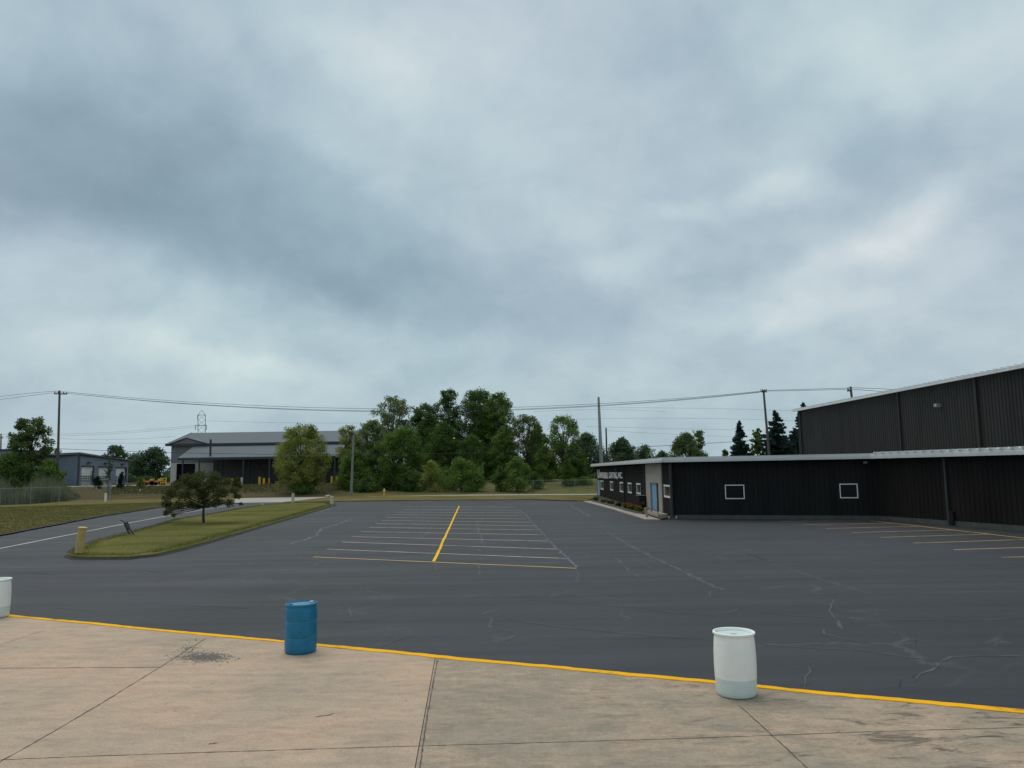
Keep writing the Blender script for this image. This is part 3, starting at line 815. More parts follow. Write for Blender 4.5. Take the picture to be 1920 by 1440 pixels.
# island
isl = [(116, 1045), (128, 1049), (160, 1050.5), (240, 1050), (300, 1043.5), (350, 1032), (400, 1018), (480, 994), (560, 970), (605, 956), (633, 948.5), (622, 945.5), (600, 944.8), (560, 945.5),
       (520, 947.5), (480, 951), (440, 957), (400, 965), (360, 971.5), (320, 978), (260, 996), (210, 1009), (165, 1021), (135, 1033)]
ip = [G(*q) for q in isl]
cen = Vector((sum(p.x for p in ip) / len(ip), sum(p.y for p in ip) / len(ip), 0))
def ring(f_in, z):   # inset by distance f_in
    k = len(ip); out_ = []
    for i in range(k):
        d = (ip[(i + 1) % k] - ip[i - 1]); q = Vector((-d.y, d.x, 0)).normalized()
        if (cen - ip[i]).dot(q) < 0: q = -q
        p = ip[i] + q * f_in; out_.append(Vector((p.x, p.y, z)))
    return out_
# orientation of inward normal from polygon area sign
area = sum(ip[i].x * ip[(i + 1) % len(ip)].y - ip[(i + 1) % len(ip)].x * ip[i].y for i in range(len(ip)))
def inset(dist, z):
    k = len(ip); out_ = []
    for i in range(k):
        d = (ip[(i + 1) % k] - ip[i - 1]); q = Vector((-d.y, d.x, 0)).normalized() * (1 if area > 0 else -1)
        p = ip[i] + q * dist; out_.append((p.x, p.y, z))
    return out_
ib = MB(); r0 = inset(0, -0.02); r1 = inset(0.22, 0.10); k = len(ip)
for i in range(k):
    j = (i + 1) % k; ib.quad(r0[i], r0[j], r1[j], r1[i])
struct(ib.build('island_edge', M['dark_edge']), 'dark rim of the grass island with the kerb shade painted in', 'edge')  # shade of the asphalt kerb is painted into this rim's dark colour
im = MB()
rr_ = [inset(0.20, 0.104), inset(0.6, 0.17), inset(1.1, 0.21)]
for a, b in zip(rr_, rr_[1:]):
    for i in range(k):
        j = (i + 1) % k; im.quad(a[i], a[j], b[j], b[i])
n0 = len(im.v); im.v += rr_[-1]
from mathutils.geometry import tessellate_polygon
for tri in tessellate_polygon([[Vector(p) for p in rr_[-1]]]):
    a, b, c = tri; pa, pb, pc = rr_[-1][a], rr_[-1][b], rr_[-1][c]
    if (pb[0] - pa[0]) * (pc[1] - pa[1]) - (pb[1] - pa[1]) * (pc[0] - pa[0]) < 0: b, c = c, b
    im.f.append((n0 + a, n0 + b, n0 + c))
struct(im.build('grass_island', M['island']), 'green grass island between the driveway and the lot', 'island')

# grass blades on the island
def in_poly(X, Y, poly):
    inside = np.zeros(len(X), bool); k = len(poly)
    for i in range(k):
        x1, y1 = poly[i][0], poly[i][1]; x2, y2 = poly[(i + 1) % k][0], poly[(i + 1) % k][1]
        cond = ((y1 > Y) != (y2 > Y)) & (X < (x2 - x1) * (Y - y1) / (y2 - y1 + 1e-12) + x1)
        inside ^= cond
    return inside
def blades(name, poly, n, z, hmin, hmax, wdt, mat, seed, zf=None):
    g = np.random.default_rng(seed)
    P = np.array([(p[0], p[1]) for p in poly]); lo, hi = P.min(0), P.max(0)
    X = g.uniform(lo[0], hi[0], n * 3); Y = g.uniform(lo[1], hi[1], n * 3)
    ok = in_poly(X, Y, P); X, Y = X[ok][:n], Y[ok][:n]; n = len(X)
    h = g.uniform(hmin, hmax, n); a = g.uniform(0, 6.283, n); wd_ = wdt * g.uniform(0.6, 1.3, n)
    lean = g.normal(0, 0.35, (n, 2)) * h[:, None]
    zz = np.full(n, z) if zf is None else zf(X, Y)
    v = np.zeros((n, 3, 3))
    v[:, 0] = np.stack([X - np.cos(a) * wd_, Y - np.sin(a) * wd_, zz], 1)
    v[:, 1] = np.stack([X + np.cos(a) * wd_, Y + np.sin(a) * wd_, zz], 1)
    v[:, 2] = np.stack([X + lean[:, 0], Y + lean[:, 1], zz + h], 1)
    return tag(fast_mesh(name, v.reshape(-1, 3), 3, mat, None), None, None, kind='stuff')
o = blades('grass', inset(0.15, 0), 90000, 0.17, 0.03, 0.075, 0.012, M['grass_blade'], 5)
tag(o, 'short green grass growing on the island', 'grass')
o = blades('grass', [(p[0], p[1]) for p in [G(400, 944.5), G(297, 952), G(190, 968.5), G(60, 993), G(0, 1004.5), G(-160, 1033), G(-160, 960), G(0, 952), G(205, 946), G(400, 940)]], 80000, 0.07, 0.03, 0.08, 0.016, M['grass_blade'], 6)
tag(o, 'short dry grass growing on the lawn beside the driveway', 'grass')

# tall reeds along the fence on the left
g = np.random.default_rng(11)
poly = [(p.x, p.y) for p in (G(-120, 951), G(0, 948.5), G(60, 946), G(120, 941), G(150, 938), G(158, 928), G(100, 924), G(0, 922), G(-120, 926))]
P = np.array(poly); lo, hi = P.min(0), P.max(0)
n = 90000; X = g.uniform(lo[0], hi[0], n * 3); Y = g.uniform(lo[1], hi[1], n * 3)
ok = in_poly(X, Y, P); X, Y = X[ok][:n], Y[ok][:n]; n = len(X)
def fade(X, Y): 
    pxs = X / Y * F + CX
    return np.clip((168 - pxs) / 45, 0.25, 1)
h = g.uniform(2.0, 4.2, n) * fade(X, Y) * (0.75 + 0.25 * np.sin(X * 0.9 + Y * 0.5) + 0.12 * np.sin(X * 2.7))
a = g.uniform(0, 6.283, n); wd_ = 0.05 * g.uniform(0.6, 1.4, n); lean = g.normal(0, 0.12, (n, 2)) * h[:, None]
v = np.zeros((n, 3, 3))
v[:, 0] = np.stack([X - np.cos(a) * wd_, Y - np.sin(a) * wd_, np.full(n, -0.03)], 1)
v[:, 1] = np.stack([X + np.cos(a) * wd_, Y + np.sin(a) * wd_, np.full(n, -0.03)], 1)
v[:, 2] = np.stack([X + lean[:, 0], Y + lean[:, 1], h], 1)
o = fast_mesh('reeds', v.reshape(-1, 3), 3, M['reed'], None)
tag(o, 'tall grey-green reeds and weeds behind the left fence', 'reeds', kind='stuff')

# ------------------------------------------------------------------ walls
UP = Vector((0, 0, 1))
def outward(A, B, inside):
    d = (B - A).normalized(); nrm = Vector((d.y, -d.x, 0))
    if (Vector(inside) - A).dot(nrm) > 0: nrm = -nrm
    return d, nrm
def on_wall(A, B, px, py):
    """(distance along A->B, height) where the pixel's ray meets the vertical plane through A,B"""
    d, nrm = outward(A, B, (0, 0, 0)); r = raydir(px, py)
    t = (A - CAMPOS).dot(nrm) / r.dot(nrm)
    p = CAMPOS + r * t
    return (p - A).dot(d), p.z
def wall(mb, A, B, z0, z1, holes, inside, rib=0.0, depth=0.035, ztop=None):
    d, nrm = outward(A, B, inside); Lw = (B - A).length
    prof = []
    if rib:
        s_ = 0.0
        while s_ < Lw:
            for ds, o_ in ((0, 0), (rib * 0.62, 0), (rib * 0.72, depth), (rib * 0.90, depth)):
                if s_ + ds < Lw: prof.append((s_ + ds, o_))
            s_ += rib
        prof.append((Lw, 0))
    else: prof = [(0, 0), (Lw, 0)]
    def off(s_):
        for (a, oa), (b, ob) in zip(prof, prof[1:]):
            if a <= s_ <= b: return oa + (ob - oa) * (s_ - a) / max(1e-9, b - a)
        return 0
    S = sorted(set([round(p[0], 4) for p in prof] + [round(h[0], 4) for h in holes] + [round(h[1], 4) for h in holes]))
    Zs = sorted(set([z0, z1] + [h[2] for h in holes] + [h[3] for h in holes]))
    for a, b in zip(S, S[1:]):
        if b - a < 1e-4: continue
        pa = A + d * a + nrm * off(a); pb = A + d * b + nrm * off(b)
        for za, zb in zip(Zs, Zs[1:]):
            sm_, zm = (a + b) / 2, (za + zb) / 2
            if any(h[0] < sm_ < h[1] and h[2] < zm < h[3] for h in holes): continue
            za_, zb_ = (za, za), (zb, zb)
            if ztop and zb == z1: zb_ = (ztop(a), ztop(b))
            mb.quad((pa.x, pa.y, za), (pb.x, pb.y, za), (pb.x, pb.y, zb_[1]), (pa.x, pa.y, zb_[0]))
    return d, nrm
def recessed_window(parent, A, d, nrm, s0, s1, z0, z1, rec, fw=0.07, proud=0.02, fmat='white', hfw=None):
    """window in a hole: reveals, frame and a pane"""
    fr = MB()
    def P(s_, z, o_): q = A + d * s_ + nrm * o_; return (q.x, q.y, z)
    hw_ = hfw if hfw else fw
    for (a, b, c, e) in ((s0, s0 + fw, z0, z1), (s1 - fw, s1, z0, z1), (s0 + fw, s1 - fw, z0, z0 + hw_), (s0 + fw, s1 - fw, z1 - hw_, z1)):
        c_ = A + d * (a + b) / 2 + nrm * (proud - rec) / 2
        fr.box((c_.x, c_.y, (c + e) / 2), (b - a, proud + rec, e - c), (d, nrm))
    f = fr.build('window', M[fmat], parent)
    pn = MB(); c_ = A + d * (s0 + s1) / 2 - nrm * (rec - 0.03)
    pn.box((c_.x, c_.y, (z0 + z1) / 2), (s1 - s0 - 2 * fw - 0.004, 0.02, z1 - z0 - 2 * hw_ - 0.004), (d, nrm))
    pn.build('pane', M['glass'], f)
    return f

# ---- office building (low, L shaped)
EZ = 3.72                     # underside of the eave
inside_o = (OC + IC) / 2 + Vector((4, 20, 0))
office = thing('office_building', 'low dark office building with pale roof edge, blue doors and white sign lettering', 'building', (OC.x, OC.y, 0))
FZ = 0.26
# side wall
dS = (OF - OC).normalized()
def SW(px, py): return on_wall(OC, OF, px, py)
WINS = [(1126, 1131.5, 901, 918), (1144, 1149.5, 902.5, 919.8), (1162, 1169.5, 904, 922.8), (1177, 1184, 905, 924.5), (1193, 1201, 906, 926.5), (1244.5, 1256, 909, 933)]
holes = []
for x0, x1, y0, y1 in WINS:
    sa, _ = SW(x1, 910); sb, _ = SW(x0, 910); xm = (x0 + x1) / 2
    _, zt = SW(xm, y0); _, zb = SW(xm, y1); holes.append((sa, sb, zb, zt))
s_p0, _ = SW(1242, 900); s_p1, _ = SW(1212.5, 900)         # pilaster extent
sd0, _ = SW(1237, 930); sd1, _ = SW(1221.5, 930); _, zdt = SW(1229, 905.5)
door_hole = (sd0, sd1, 0.12, zdt)
sf0, _ = SW(1124.5, 915); sf1, _ = SW(1118.5, 915); _, zft = SW(1122, 899.5)
OFx = OF + dS * 1.0
Ltot = (OFx - OC).length
sf1 = min(sf1, Ltot - 0.4)
mb = MB()
dW, nW = wall(mb, OC, OFx, 0, EZ + 0.1, [h for h in holes] + [(s_p0, s_p1, 0, EZ + 0.1), (sf0, sf1, 0.1, zft)], inside_o)
mb.build('side_wall', M['brick_dark'], office)
for h in holes:
    recessed_window(office, OC, dW, nW, h[0], h[1], h[2], h[3], 0.11, fw=0.03, hfw=0.12, proud=0.01)
# beige entrance bay, proud
mb = MB()
A2 = OC + nW * 0.08
wall(mb, A2 + dW * s_p0, A2 + dW * s_p1, 0, EZ + 0.05, [(sd0 - s_p0, sd1 - s_p0, 0.12, zdt)], inside_o)
for s_ in (s_p0, s_p1):
    a = OC + dW * s_ - nW * 0.2; b = A2 + dW * s_
    mb.quad((a.x, a.y, 0), (b.x, b.y, 0), (b.x, b.y, EZ + 0.05), (a.x, a.y, EZ + 0.05))
bay = mb.build('entrance_bay', M['beige'], office)
# door recess: reveal + leaf
dr = MB()
a, b = A2 + dW * sd1, A2 + dW * sd1 - nW * 0.30
c, e = A2 + dW * sd0, A2 + dW * sd0 - nW * 0.30
dr.quad((a.x, a.y, .12), (b.x, b.y, .12), (b.x, b.y, zdt), (a.x, a.y, zdt))
dr.quad((c.x, c.y, .12), (e.x, e.y, .12), (e.x, e.y, zdt), (c.x, c.y, zdt))
dr.quad((a.x, a.y, zdt), (b.x, b.y, zdt), (e.x, e.y, zdt), (c.x, c.y, zdt))
dr.build('door_frame', M['blue_door'], office)
leaf0 = sd0 + (sd1 - sd0) * 0.36
lf = MB(); c_ = A2 + dW * (leaf0 + sd1) / 2 - nW * 0.16
lf.box((c_.x, c_.y, (0.12 + zdt) / 2), (sd1 - leaf0, 0.06, zdt - 0.13), (dW, nW))
leaf = lf.build('door', M['blue_door'], office, bevel=0.01)
lf = MB(); c_ = A2 + dW * (sd0 + leaf0) / 2 - nW * 0.10
lf.box((c_.x, c_.y, (0.12 + zdt) / 2), (leaf0 - sd0 - 0.002, 0.04, zdt - 0.13), (dW, nW))
lf.build('side_pane', M['black'], office)
hd = MB(); c_ = A2 + dW * (leaf0 + 0.12) - nW * 0.10
hd.box((c_.x, c_.y, 1.05), (0.12, 0.10, 0.16), (dW, nW)).build('handle', M['white'], leaf, bevel=0.01)
# far blue door
fd = MB(); c_ = OC + dW * (sf0 + sf1) / 2 - nW * 0.06
fd.box((c_.x, c_.y, (0.1 + zft) / 2), (sf1 - sf0 - 0.004, 0.08, zft - 0.11), (dW, nW))
tag(fd.build('door', M['blue_door'], office), 'light blue door at the far end of the side wall')
# maroon panel above the far door, with sign letters
ss0, _ = SW(1125.6, 890); ss1 = Ltot - 0.1; _, zs1 = SW(1123, 880.5); _, zs0 = SW(1123, 897)
mp_ = MB(); c_ = OC + dW * (ss0 + ss1) / 2 + nW * 0.03
mp_.box((c_.x, c_.y, (zs0 + zs1) / 2), (ss1 - ss0, 0.05, zs1 - zs0), (dW, nW)); mp_.build('sign_panel', M['maroon'], office)
def text_mesh(name, txt, s_far, s_near, zb, zh, parent, mat):
    cu = bpy.data.curves.new('t', 'FONT'); cu.body = txt; cu.extrude = 0.03; cu.size = 1.0; cu.offset = 0.012
    ob = bpy.data.objects.new('t', cu); COL.objects.link(ob)
    bpy.context.view_layer.update()
    dg = bpy.context.evaluated_depsgraph_get()
    me = bpy.data.meshes.new_from_object(ob.evaluated_get(dg))
    bpy.data.objects.remove(ob)
    co = np.array([v.co[:] for v in me.vertices]); lo, hi = co.min(0), co.max(0)
    off = worldloc(parent)
    wx = s_far - s_near
    cap = hi[1] if ',' not in txt else None
    y0 = 0.0; y1 = hi[1]
    for v in me.vertices:
        u = (v.co.x - lo[0]) / (hi[0] - lo[0]); q = (v.co.y - y0) / (y1 - y0)
        p = OC + dW * (s_far - u * wx) + nW * (0.10 + v.co.z); z = zb + q * zh
        v.co = Vector((p.x, p.y, z)) - off
    me.materials.clear(); me.materials.append(mat); me.update()
    o_ = bpy.data.objects.new(name, me); COL.objects.link(o_); o_.parent = parent
    return o_
fa, _ = SW(1122.4, 890); nb, _ = SW(1125.8, 890); _, zt = SW(1124, 880.5); _, zb = SW(1124, 896)
text_mesh('sign_letter', 'U', fa, nb, zb, zt - zb, office, M['white'])
for k_, (txt, x0, x1) in enumerate((('NIVERSAL', 1126.3, 1141.8), ('COATING,', 1143.6, 1159.5), ('INC.', 1161, 1169))):
    fa, _ = SW(x0, 890); nb, _ = SW(x1, 890); xm = (x0 + x1) / 2; _, zt = SW(xm, 885.4); _, zb = SW(xm, 896.6)
    text_mesh('sign_lettering', txt, fa, nb, zb, zt - zb, office, M['white'])
# downpipes on the side wall
for px in (1170.8, 1211, 1259.5):
    s_, _ = SW(px, 900); p = OC + dW * s_ + nW * (0.08 if px != 1211 else 0.12)
    MB().box((p.x, p.y, EZ / 2 + 0.05), (0.14, 0.11, EZ - 0.1), (dW, nW)).build('downpipe', M['dark_steel'], office)
s_, zl = SW(1160.5, 881)
p = OC + dW * s_ + nW * 0.2; wlm = MB().box((p.x, p.y, zl), (0.5, 0.35, 0.25), (dW, nW)).build('wall_lamp', M['dark_steel'], office, bevel=0.04)

# front wall
def FW(px, py): return on_wall(OC, IC, px, py)
mb = MB(); fh = []
for x0, x1, y0, y1 in ((1359, 1396.5, 909, 935.5), (1573.5, 1609.5, 907, 934)):
    sa, zt = FW(x0, y0); sb, zb = FW(x1, y1); fh.append((sa, sb, zb, zt))
dF, nF = wall(mb, OC, IC, FZ, EZ + 0.1, fh, inside_o, rib=0.305)
mb.build('front_wall', M['siding_front'], office)
for h in fh: recessed_window(office, OC, dF, nF, h[0], h[1], h[2], h[3], 0.07, fw=0.055, proud=0.03)
# corner trim
MB().box((OC.x, OC.y, EZ / 2), (0.16, 0.16, EZ), (dF, nF)).build('corner_trim', M['dark_steel'], office)
# right wing wall
def RW(px, py): return on_wall(IC, RX, px, py)
mb = MB(); dR, nR = wall(mb, IC, RX, FZ, EZ + 0.1, [], IC + Vector((8, 0, 0)), rib=0.305)
mb.build('wing_wall', M['siding_wing'], office)
# foundations
fo = MB()
c_ = (OC + IC) / 2; fo.box((c_.x + nF.x * 0.0, c_.y + nF.y * 0.0, FZ / 2 - 0.05), ((IC - OC).length, 0.18, FZ + 0.1), (dF, nF))
c_ = (IC + RX) / 2; fo.box((c_.x, c_.y, FZ / 2 - 0.052), ((RX - IC).length, 0.17, FZ + 0.1), (dR, nR))
fo.build('foundation', M['found'], office)
# downpipes on wing
s_, _ = RW(1776, 900); p = IC + dR * s_ + nR * 0.10
MB().box((p.x, p.y, EZ / 2 + .05), (0.13, 0.10, EZ - .1), (dR, nR)).build('downpipe', M['dark_steel'], office)
p2 = IC + dR * (s_ + 0.25) + nR * 0.12
MB().box((p2.x, p2.y, 0.42), (0.26, 0.16, 0.7), (dR, nR)).build('pipe_guard', M['siding_front'], office, bevel=0.02)
s_, zl = FW(1622, 867); p = OC + dF * s_ + nF * 0.12
MB().box((p.x, p.y, zl), (0.22, 0.2, 0.16), (dF, nF)).build('wall_lamp', M['galv'], office, bevel=0.03)

# tall hall
HC = V(1495, 772, 75.0); HE = V(1920, 687, 43.4)
HZ = (HC.z + HE.z) / 2
hd_ = Vector((HE.x - HC.x, HE.y - HC.y, 0)).normalized()
H0 = Vector((HC.x, HC.y, 0)); H1 = H0 + hd_ * 62
hall = thing('warehouse', 'tall dark ribbed metal warehouse hall rising behind the low building at the right edge', 'building', tuple(H0))
mb = MB(); dH, nH = wall(mb, H0, H1, 0, HZ, [], H0 + Vector((20, 0, 0)), rib=0.305, depth=0.04)
mb.build('front_wall', M['siding_hall'], hall)
mb = MB(); HB = H0 - nH * 34
wall(mb, H0, HB, 0, HZ, [], H0 - nH * 10 + hd_ * 10, rib=0.305, depth=0.04)
mb.build('end_wall', M['siding_hall'], hall)
def HW(px, py): return on_wall(H0, H1, px, py)
for px, wd2 in ((1503, 0.16), (1690, 0.18), (1838, 0.18), (1985, 0.18)):
    s_, _ = HW(px, 800); p = H0 + dH * s_ + nH * 0.10
    MB().box((p.x, p.y, HZ / 2), (wd2, 0.13, HZ - 0.05), (dH, nH)).build('downpipe', M['siding_hall'], hall)
s_, zl = HW(1764, 760); p = H0 + dH * s_ + nH * 0.22
wl_ = MB().box((p.x, p.y, zl), (0.34, 0.4, 0.22), (dH, nH)).build('wall_lamp', M['galv'], hall, bevel=0.05)
# hall roof: low pitch sheet with rib ends
rf = MB()
e0 = H0 + nH * 0.35 - hd_ * 0.4; e1 = H1 + nH * 0.35; r0_ = e0 - nH * 18; r1_ = e1 - nH * 18
def P3(p, z): return (p.x, p.y, z)
zt0, zr = HZ + 0.12, HZ + 1.6
rf.quad(P3(e0, zt0), P3(e1, zt0), P3(r1_, zr), P3(r0_, zr)); rf.quad(P3(e1, zt0 - .12), P3(e0, zt0 - .12), P3(r0_, zr - .12), P3(r1_, zr - .12))
b0, b1 = r0_ - nH * 18, r1_ - nH * 18
rf.quad(P3(r0_, zr), P3(r1_, zr), P3(b1, zt0), P3(b0, zt0))
gt = MB()
c_ = (e0 + e1) / 2; gt.box((c_.x, c_.y, HZ + 0.02), ((e1 - e0).length, 0.14, 0.16), (dH, nH))
gt.build('gutter', M['roof_trim'], hall)
rb = rf; s_ = 0.3
while s_ < 62:
    p = e0 + hd_ * s_ - nH * 0.25; rb.box((p.x, p.y, zt0 + 0.04), (0.06, 0.9, 0.045), (dH, nH)); s_ += 0.61
rf.build('roof', M['roof_metal'], hall)

# office roof
ov = 0.55
# eave line points
def isect(p, d, q, e):
    den = d.x * e.y - d.y * e.x; t = ((q.x - p.x) * e.y - (q.y - p.y) * e.x) / den; return p + d * t
E1 = isect(OC + nW * ov, dW, OC + nF * ov, dF)
E2 = isect(OC + nF * ov, dF, IC + nR * ov, dR)
E3 = RX + nR * ov
E0 = OFx + nW * ov + dW * 1.6
hb = H0 - hd_ * 4
backR = isect(RX, Vector((1, 0, 0)), H0, hd_)
E5 = H0 + nH * 0.002 ; E4 = backR
rfp = [E0, E1, E2, E3, Vector((E4.x, E4.y, 0)), H0 + nH * 0.02, Vector((H0.x - 1, E0.y, 0))]
ro = MB(); zr0, zr1 = EZ + 0.10, EZ + 0.30
ro.prism([tuple(p) for p in rfp], zr0, [zr1, zr1, zr1, zr1, zr1 + 0.25, zr1 + 0.25, zr1])
gu = MB()
for A_, B_, dd, nn_ in ((E1, E0, dW, nW), (E1, E2, dF, nF), (E2, E3, dR, nR)):
    c_ = (A_ + B_) / 2; Ln = (B_ - A_).length
    gu.box((c_.x + nn_.x * 0.07, c_.y + nn_.y * 0.07, EZ + 0.07), (Ln, 0.13, 0.15), (dd, nn_))
    gu.box((c_.x + nn_.x * 0.02, c_.y + nn_.y * 0.02, EZ + 0.235), (Ln, 0.06, 0.17), (dd, nn_))
gu.build('gutter', M['roof_trim'], office)
rb = ro; s_ = 0.5
while s_ < (E3 - E2).length:
    p = E2 + dR * s_ - nR * 0.1; rb.box((p.x, p.y, zr1 + 0.05), (0.10, 0.5, 0.09), (dR, nR)); s_ += 0.61
ro.build('roof', M['roof_metal'], office)
sf = MB().prism([tuple(p) for p in (OFx + nW * .5, OC + nW * .5, E1 - nF * 0.1, E2, E3, RX - nR * 0.3, IC - nR * 0.3, OC - nF * 0.3 - nW * 0.3, OFx - nW * .3)], EZ - 0.02, EZ + 0.09)
sf.build('soffit', M['gb_trim'], office)

# sidewalk and flower bed at the office
sw = MB().prism([tuple(p) for p in (G(1094, 940.6), G(1150, 956), G(1211, 975.2), G(1238, 975.6), G(1222, 970.5), G(1208, 965.8), G(1190, 963.3), G(1152.5, 951), G(1108, 939.8))], -0.2, 0.06)
struct(sw.build('office_walk', M['walk']), 'narrow pale concrete walk beside the flower bed', 'walk')
bd = MB().prism([tuple(p) for p in (G(1108, 939.6), G(1152.5, 950.6), G(1190, 962.8), G(1208, 965.4), G(1222, 970.2), G(1240, 975.4), OC + nW * 0.1, OFx + nW * 0.1)], -0.2, 0.11)
struct(bd.build('flower_bed', M['soil']), 'dark soil flower bed along the office side wall', 'flower bed')
ed = MB()
for a, b in zip([(1109, 938.9), (1152.5, 949.8), (1173, 956.2), (1192, 960.5)], [(1152.5, 949.8), (1173, 956.2), (1192, 960.5), (1206, 963.0)]):
    A_, B_ = G(*a, 0.1), G(*b, 0.1); d = (B_ - A_).normalized(); c_ = (A_ + B_) / 2
    ed.box((c_.x, c_.y, 0.12), ((B_ - A_).length, 0.16, 0.14), (d, Vector((-d.y, d.x, 0))))
struct(ed.build('bed_edging', M['found']), 'low grey edging of the flower bed', 'edging')
# door step
s_a = (sd0 + sd1) / 2
st = thing('doorstep', 'low concrete doorstep with a dark rail in front of the blue office door', 'steps', tuple(OC + dW * (s_a - 2.6) + nW * 0.9))
sl_ = sd0 + 1.2; c_ = OC + dW * (sl_ / 2 + 0.5) + nW * 0.5
MB().box((c_.x, c_.y, 0.16), (sl_ - 0.4, 0.7, 0.24), (dW, nW)).build('step', M['walk'], st, bevel=0.02)
r_ = MB()
for q in (-3.2, 0, 3.2):
    q *= (sl_ - 0.6) / 6.4; p = c_ + dW * q + nW * 0.3; r_.tube([(p.x, p.y, 0.2), (p.x, p.y, 0.5)], 0.025, 6)
a, b = c_ - dW * (sl_ / 2 - .3) + nW * 0.3, c_ + dW * (sl_ / 2 - .3) + nW * 0.3
r_.tube([(a.x, a.y, 0.48), (b.x, b.y, 0.48)], 0.04, 6); r_.build('rail', M['dark_steel'], st)
sb = thing('splash_block', 'small white edged splash block below the corner downpipe of the office', 'splash block', tuple(G(1263, 971.5)))
p = G(1262, 973.5)
MB().box((p.x, p.y, 0.05), (0.42, 0.5, 0.09), (dF, nF)).build('block', M['found'], sb, bevel=0.015)
q_ = MB()
for dx in (-.24, .24): 
    c2 = p + dF * dx; q_.box((c2.x, c2.y, 0.12), (0.06, 0.52, 0.16), (dF, nF))
q_.build('rim', M['white_dirty'], sb, bevel=0.01)

# grill
gp = G(1207, 958.5)
gr = thing('grill', 'black covered barbecue grill standing beside the beige entrance bay', 'grill', tuple(gp))
gx = Vector((1, 0.1, 0)).normalized(); gy = Vector((-gx.y, gx.x, 0))
b_ = MB(); n_ = 12
for sx in (-0.42, 0.42):
    pass
prof = [(-0.30, 0.78), (0.30, 0.78), (0.32, 0.95), (0.26, 1.10), (0.12, 1.20), (-0.12, 1.20), (-0.26, 1.10), (-0.32, 0.95)]
k0 = len(b_.v)
for sx in (-0.42, 0.42):
    for yy, zz in prof: q = gp + gx * sx + gy * yy; b_.v.append((q.x, q.y, zz))
for i in range(8): b_.f.append((k0 + i, k0 + (i + 1) % 8, k0 + 8 + (i + 1) % 8, k0 + 8 + i))
b_.f.append(tuple(k0 + i for i in range(8))); b_.f.append(tuple(k0 + 8 + i for i in reversed(range(8))))
b_.build('body', M['black'], gr, bevel=0.02)
c2 = gp + gx * -0.1; MB().box((c2.x, c2.y, 1.225), (0.9, 0.5, 0.04), (gx, gy)).build('lid', M['galv'], gr, bevel=0.01)
for sx, sy in ((-.3, -.2), (.3, -.2), (-.3, .2), (.3, .2)):
    q = gp + gx * sx + gy * sy; MB().tube([(q.x, q.y, 0.05), (q.x, q.y, 0.8)], 0.028, 6).build('leg', M['black'], gr)
c2 = gp; MB().box((c2.x, c2.y, 0.35), (0.6, 0.38, 0.4), (gx, gy)).build('cylinder_shelf', M['black'], gr, bevel=0.02)

# ------------------------------------------------------------------ drums
def blue_drum(loc):
    t = thing('plastic_drum', 'closed blue plastic drum standing on the concrete at the yellow edge', 'drum', tuple(loc), 'drums along the yellow edge')
    R_, Hh = 0.29, 0.885
    prof = [(0.0, 0.0), (0.25, 0.0), (0.275, 0.012), (0.285, 0.035), (0.289, 0.09), (0.290, 0.20), (0.288, 0.262), (0.286, 0.276), (0.281, 0.284), (0.281, 0.290), (0.286, 0.298), (0.290, 0.312),
            (0.291, 0.44), (0.290, 0.556), (0.286, 0.570), (0.281, 0.578), (0.281, 0.584), (0.286, 0.592), (0.290, 0.606), (0.289, 0.74), (0.284, 0.80), (0.276, 0.828), (0.276, 0.842), (0.290, 0.848), (0.293, 0.862), (0.293, 0.878), (0.288, 0.885), (0.276, 0.885), (0.272, 0.878), (0.270, 0.862)]
    MB().lathe(loc, prof[1:], 56, close=True).build('body', M['blue_hdpe'], t, smooth=True)
    l = MB().lathe(loc, [(0.2695, 0.862), (0.268, 0.866), (0.10, 0.868), (0.02, 0.868)], 48).build('lid', M['blue_lid'], t, smooth=True)
    for dx, dy, rr2 in ((0.16, 0.12, 0.042), (-0.17, -0.10, 0.035)):
        c = (loc[0] + dx, loc[1] + dy, loc[2] + 0.868)
        MB().lathe(c, [(rr2, 0.0), (rr2, 0.022), (rr2 * 0.85, 0.026), (rr2 * 0.5, 0.024), (rr2 * .1, 0.024)], 18).build('bung', M['white_dirty'] if dx > 0 else M['blue_lid'], l, smooth=True)
    return t
bl = G(563.5, 1222, ZC); blue_drum(bl)
def white_drum(loc):
    t = thing('plastic_drum', 'white translucent plastic drum with water in its bottom, standing at the right on the concrete', 'drum', tuple(loc), 'drums along the yellow edge')
    wl_h = 0.255
    body = [(0.245, 0.0), (0.268, 0.010), (0.279, 0.030), (0.285, 0.075), (0.290, 0.16), (0.294, wl_h)]
    upper = [(0.294, wl_h), (0.298, 0.34), (0.300, 0.46), (0.298, 0.60), (0.293, 0.72), (0.285, 0.80), (0.277, 0.835), (0.274, 0.848), (0.284, 0.853), (0.300, 0.862), (0.303, 0.874), (0.300, 0.888), (0.290, 0.893), (0.278, 0.892), (0.270, 0.884), (0.266, 0.868), (0.266, 0.85)]
    MB().lathe(loc, upper, 56, close=False).build('body', M['drum_white'], t, smooth=True)
    wv = MB().lathe(loc, body, 56, close=False); wv.f.append(tuple(reversed(range(56)))); wv.build('water_level', M['drum_water'], t, smooth=True)
    MB().lathe(loc, [(0.2655, 0.852), (0.255, 0.846), (0.20, 0.850), (0.05, 0.852)], 48).build('lid', M['drum_top'], t, smooth=True)
    return t
wd1 = white_drum(G(1381, 1302, ZC))
dup(wd1, tuple(G(-9, 1157, ZC)), 'white translucent plastic drum cut by the left edge of the photo', 'drums along the yellow edge')

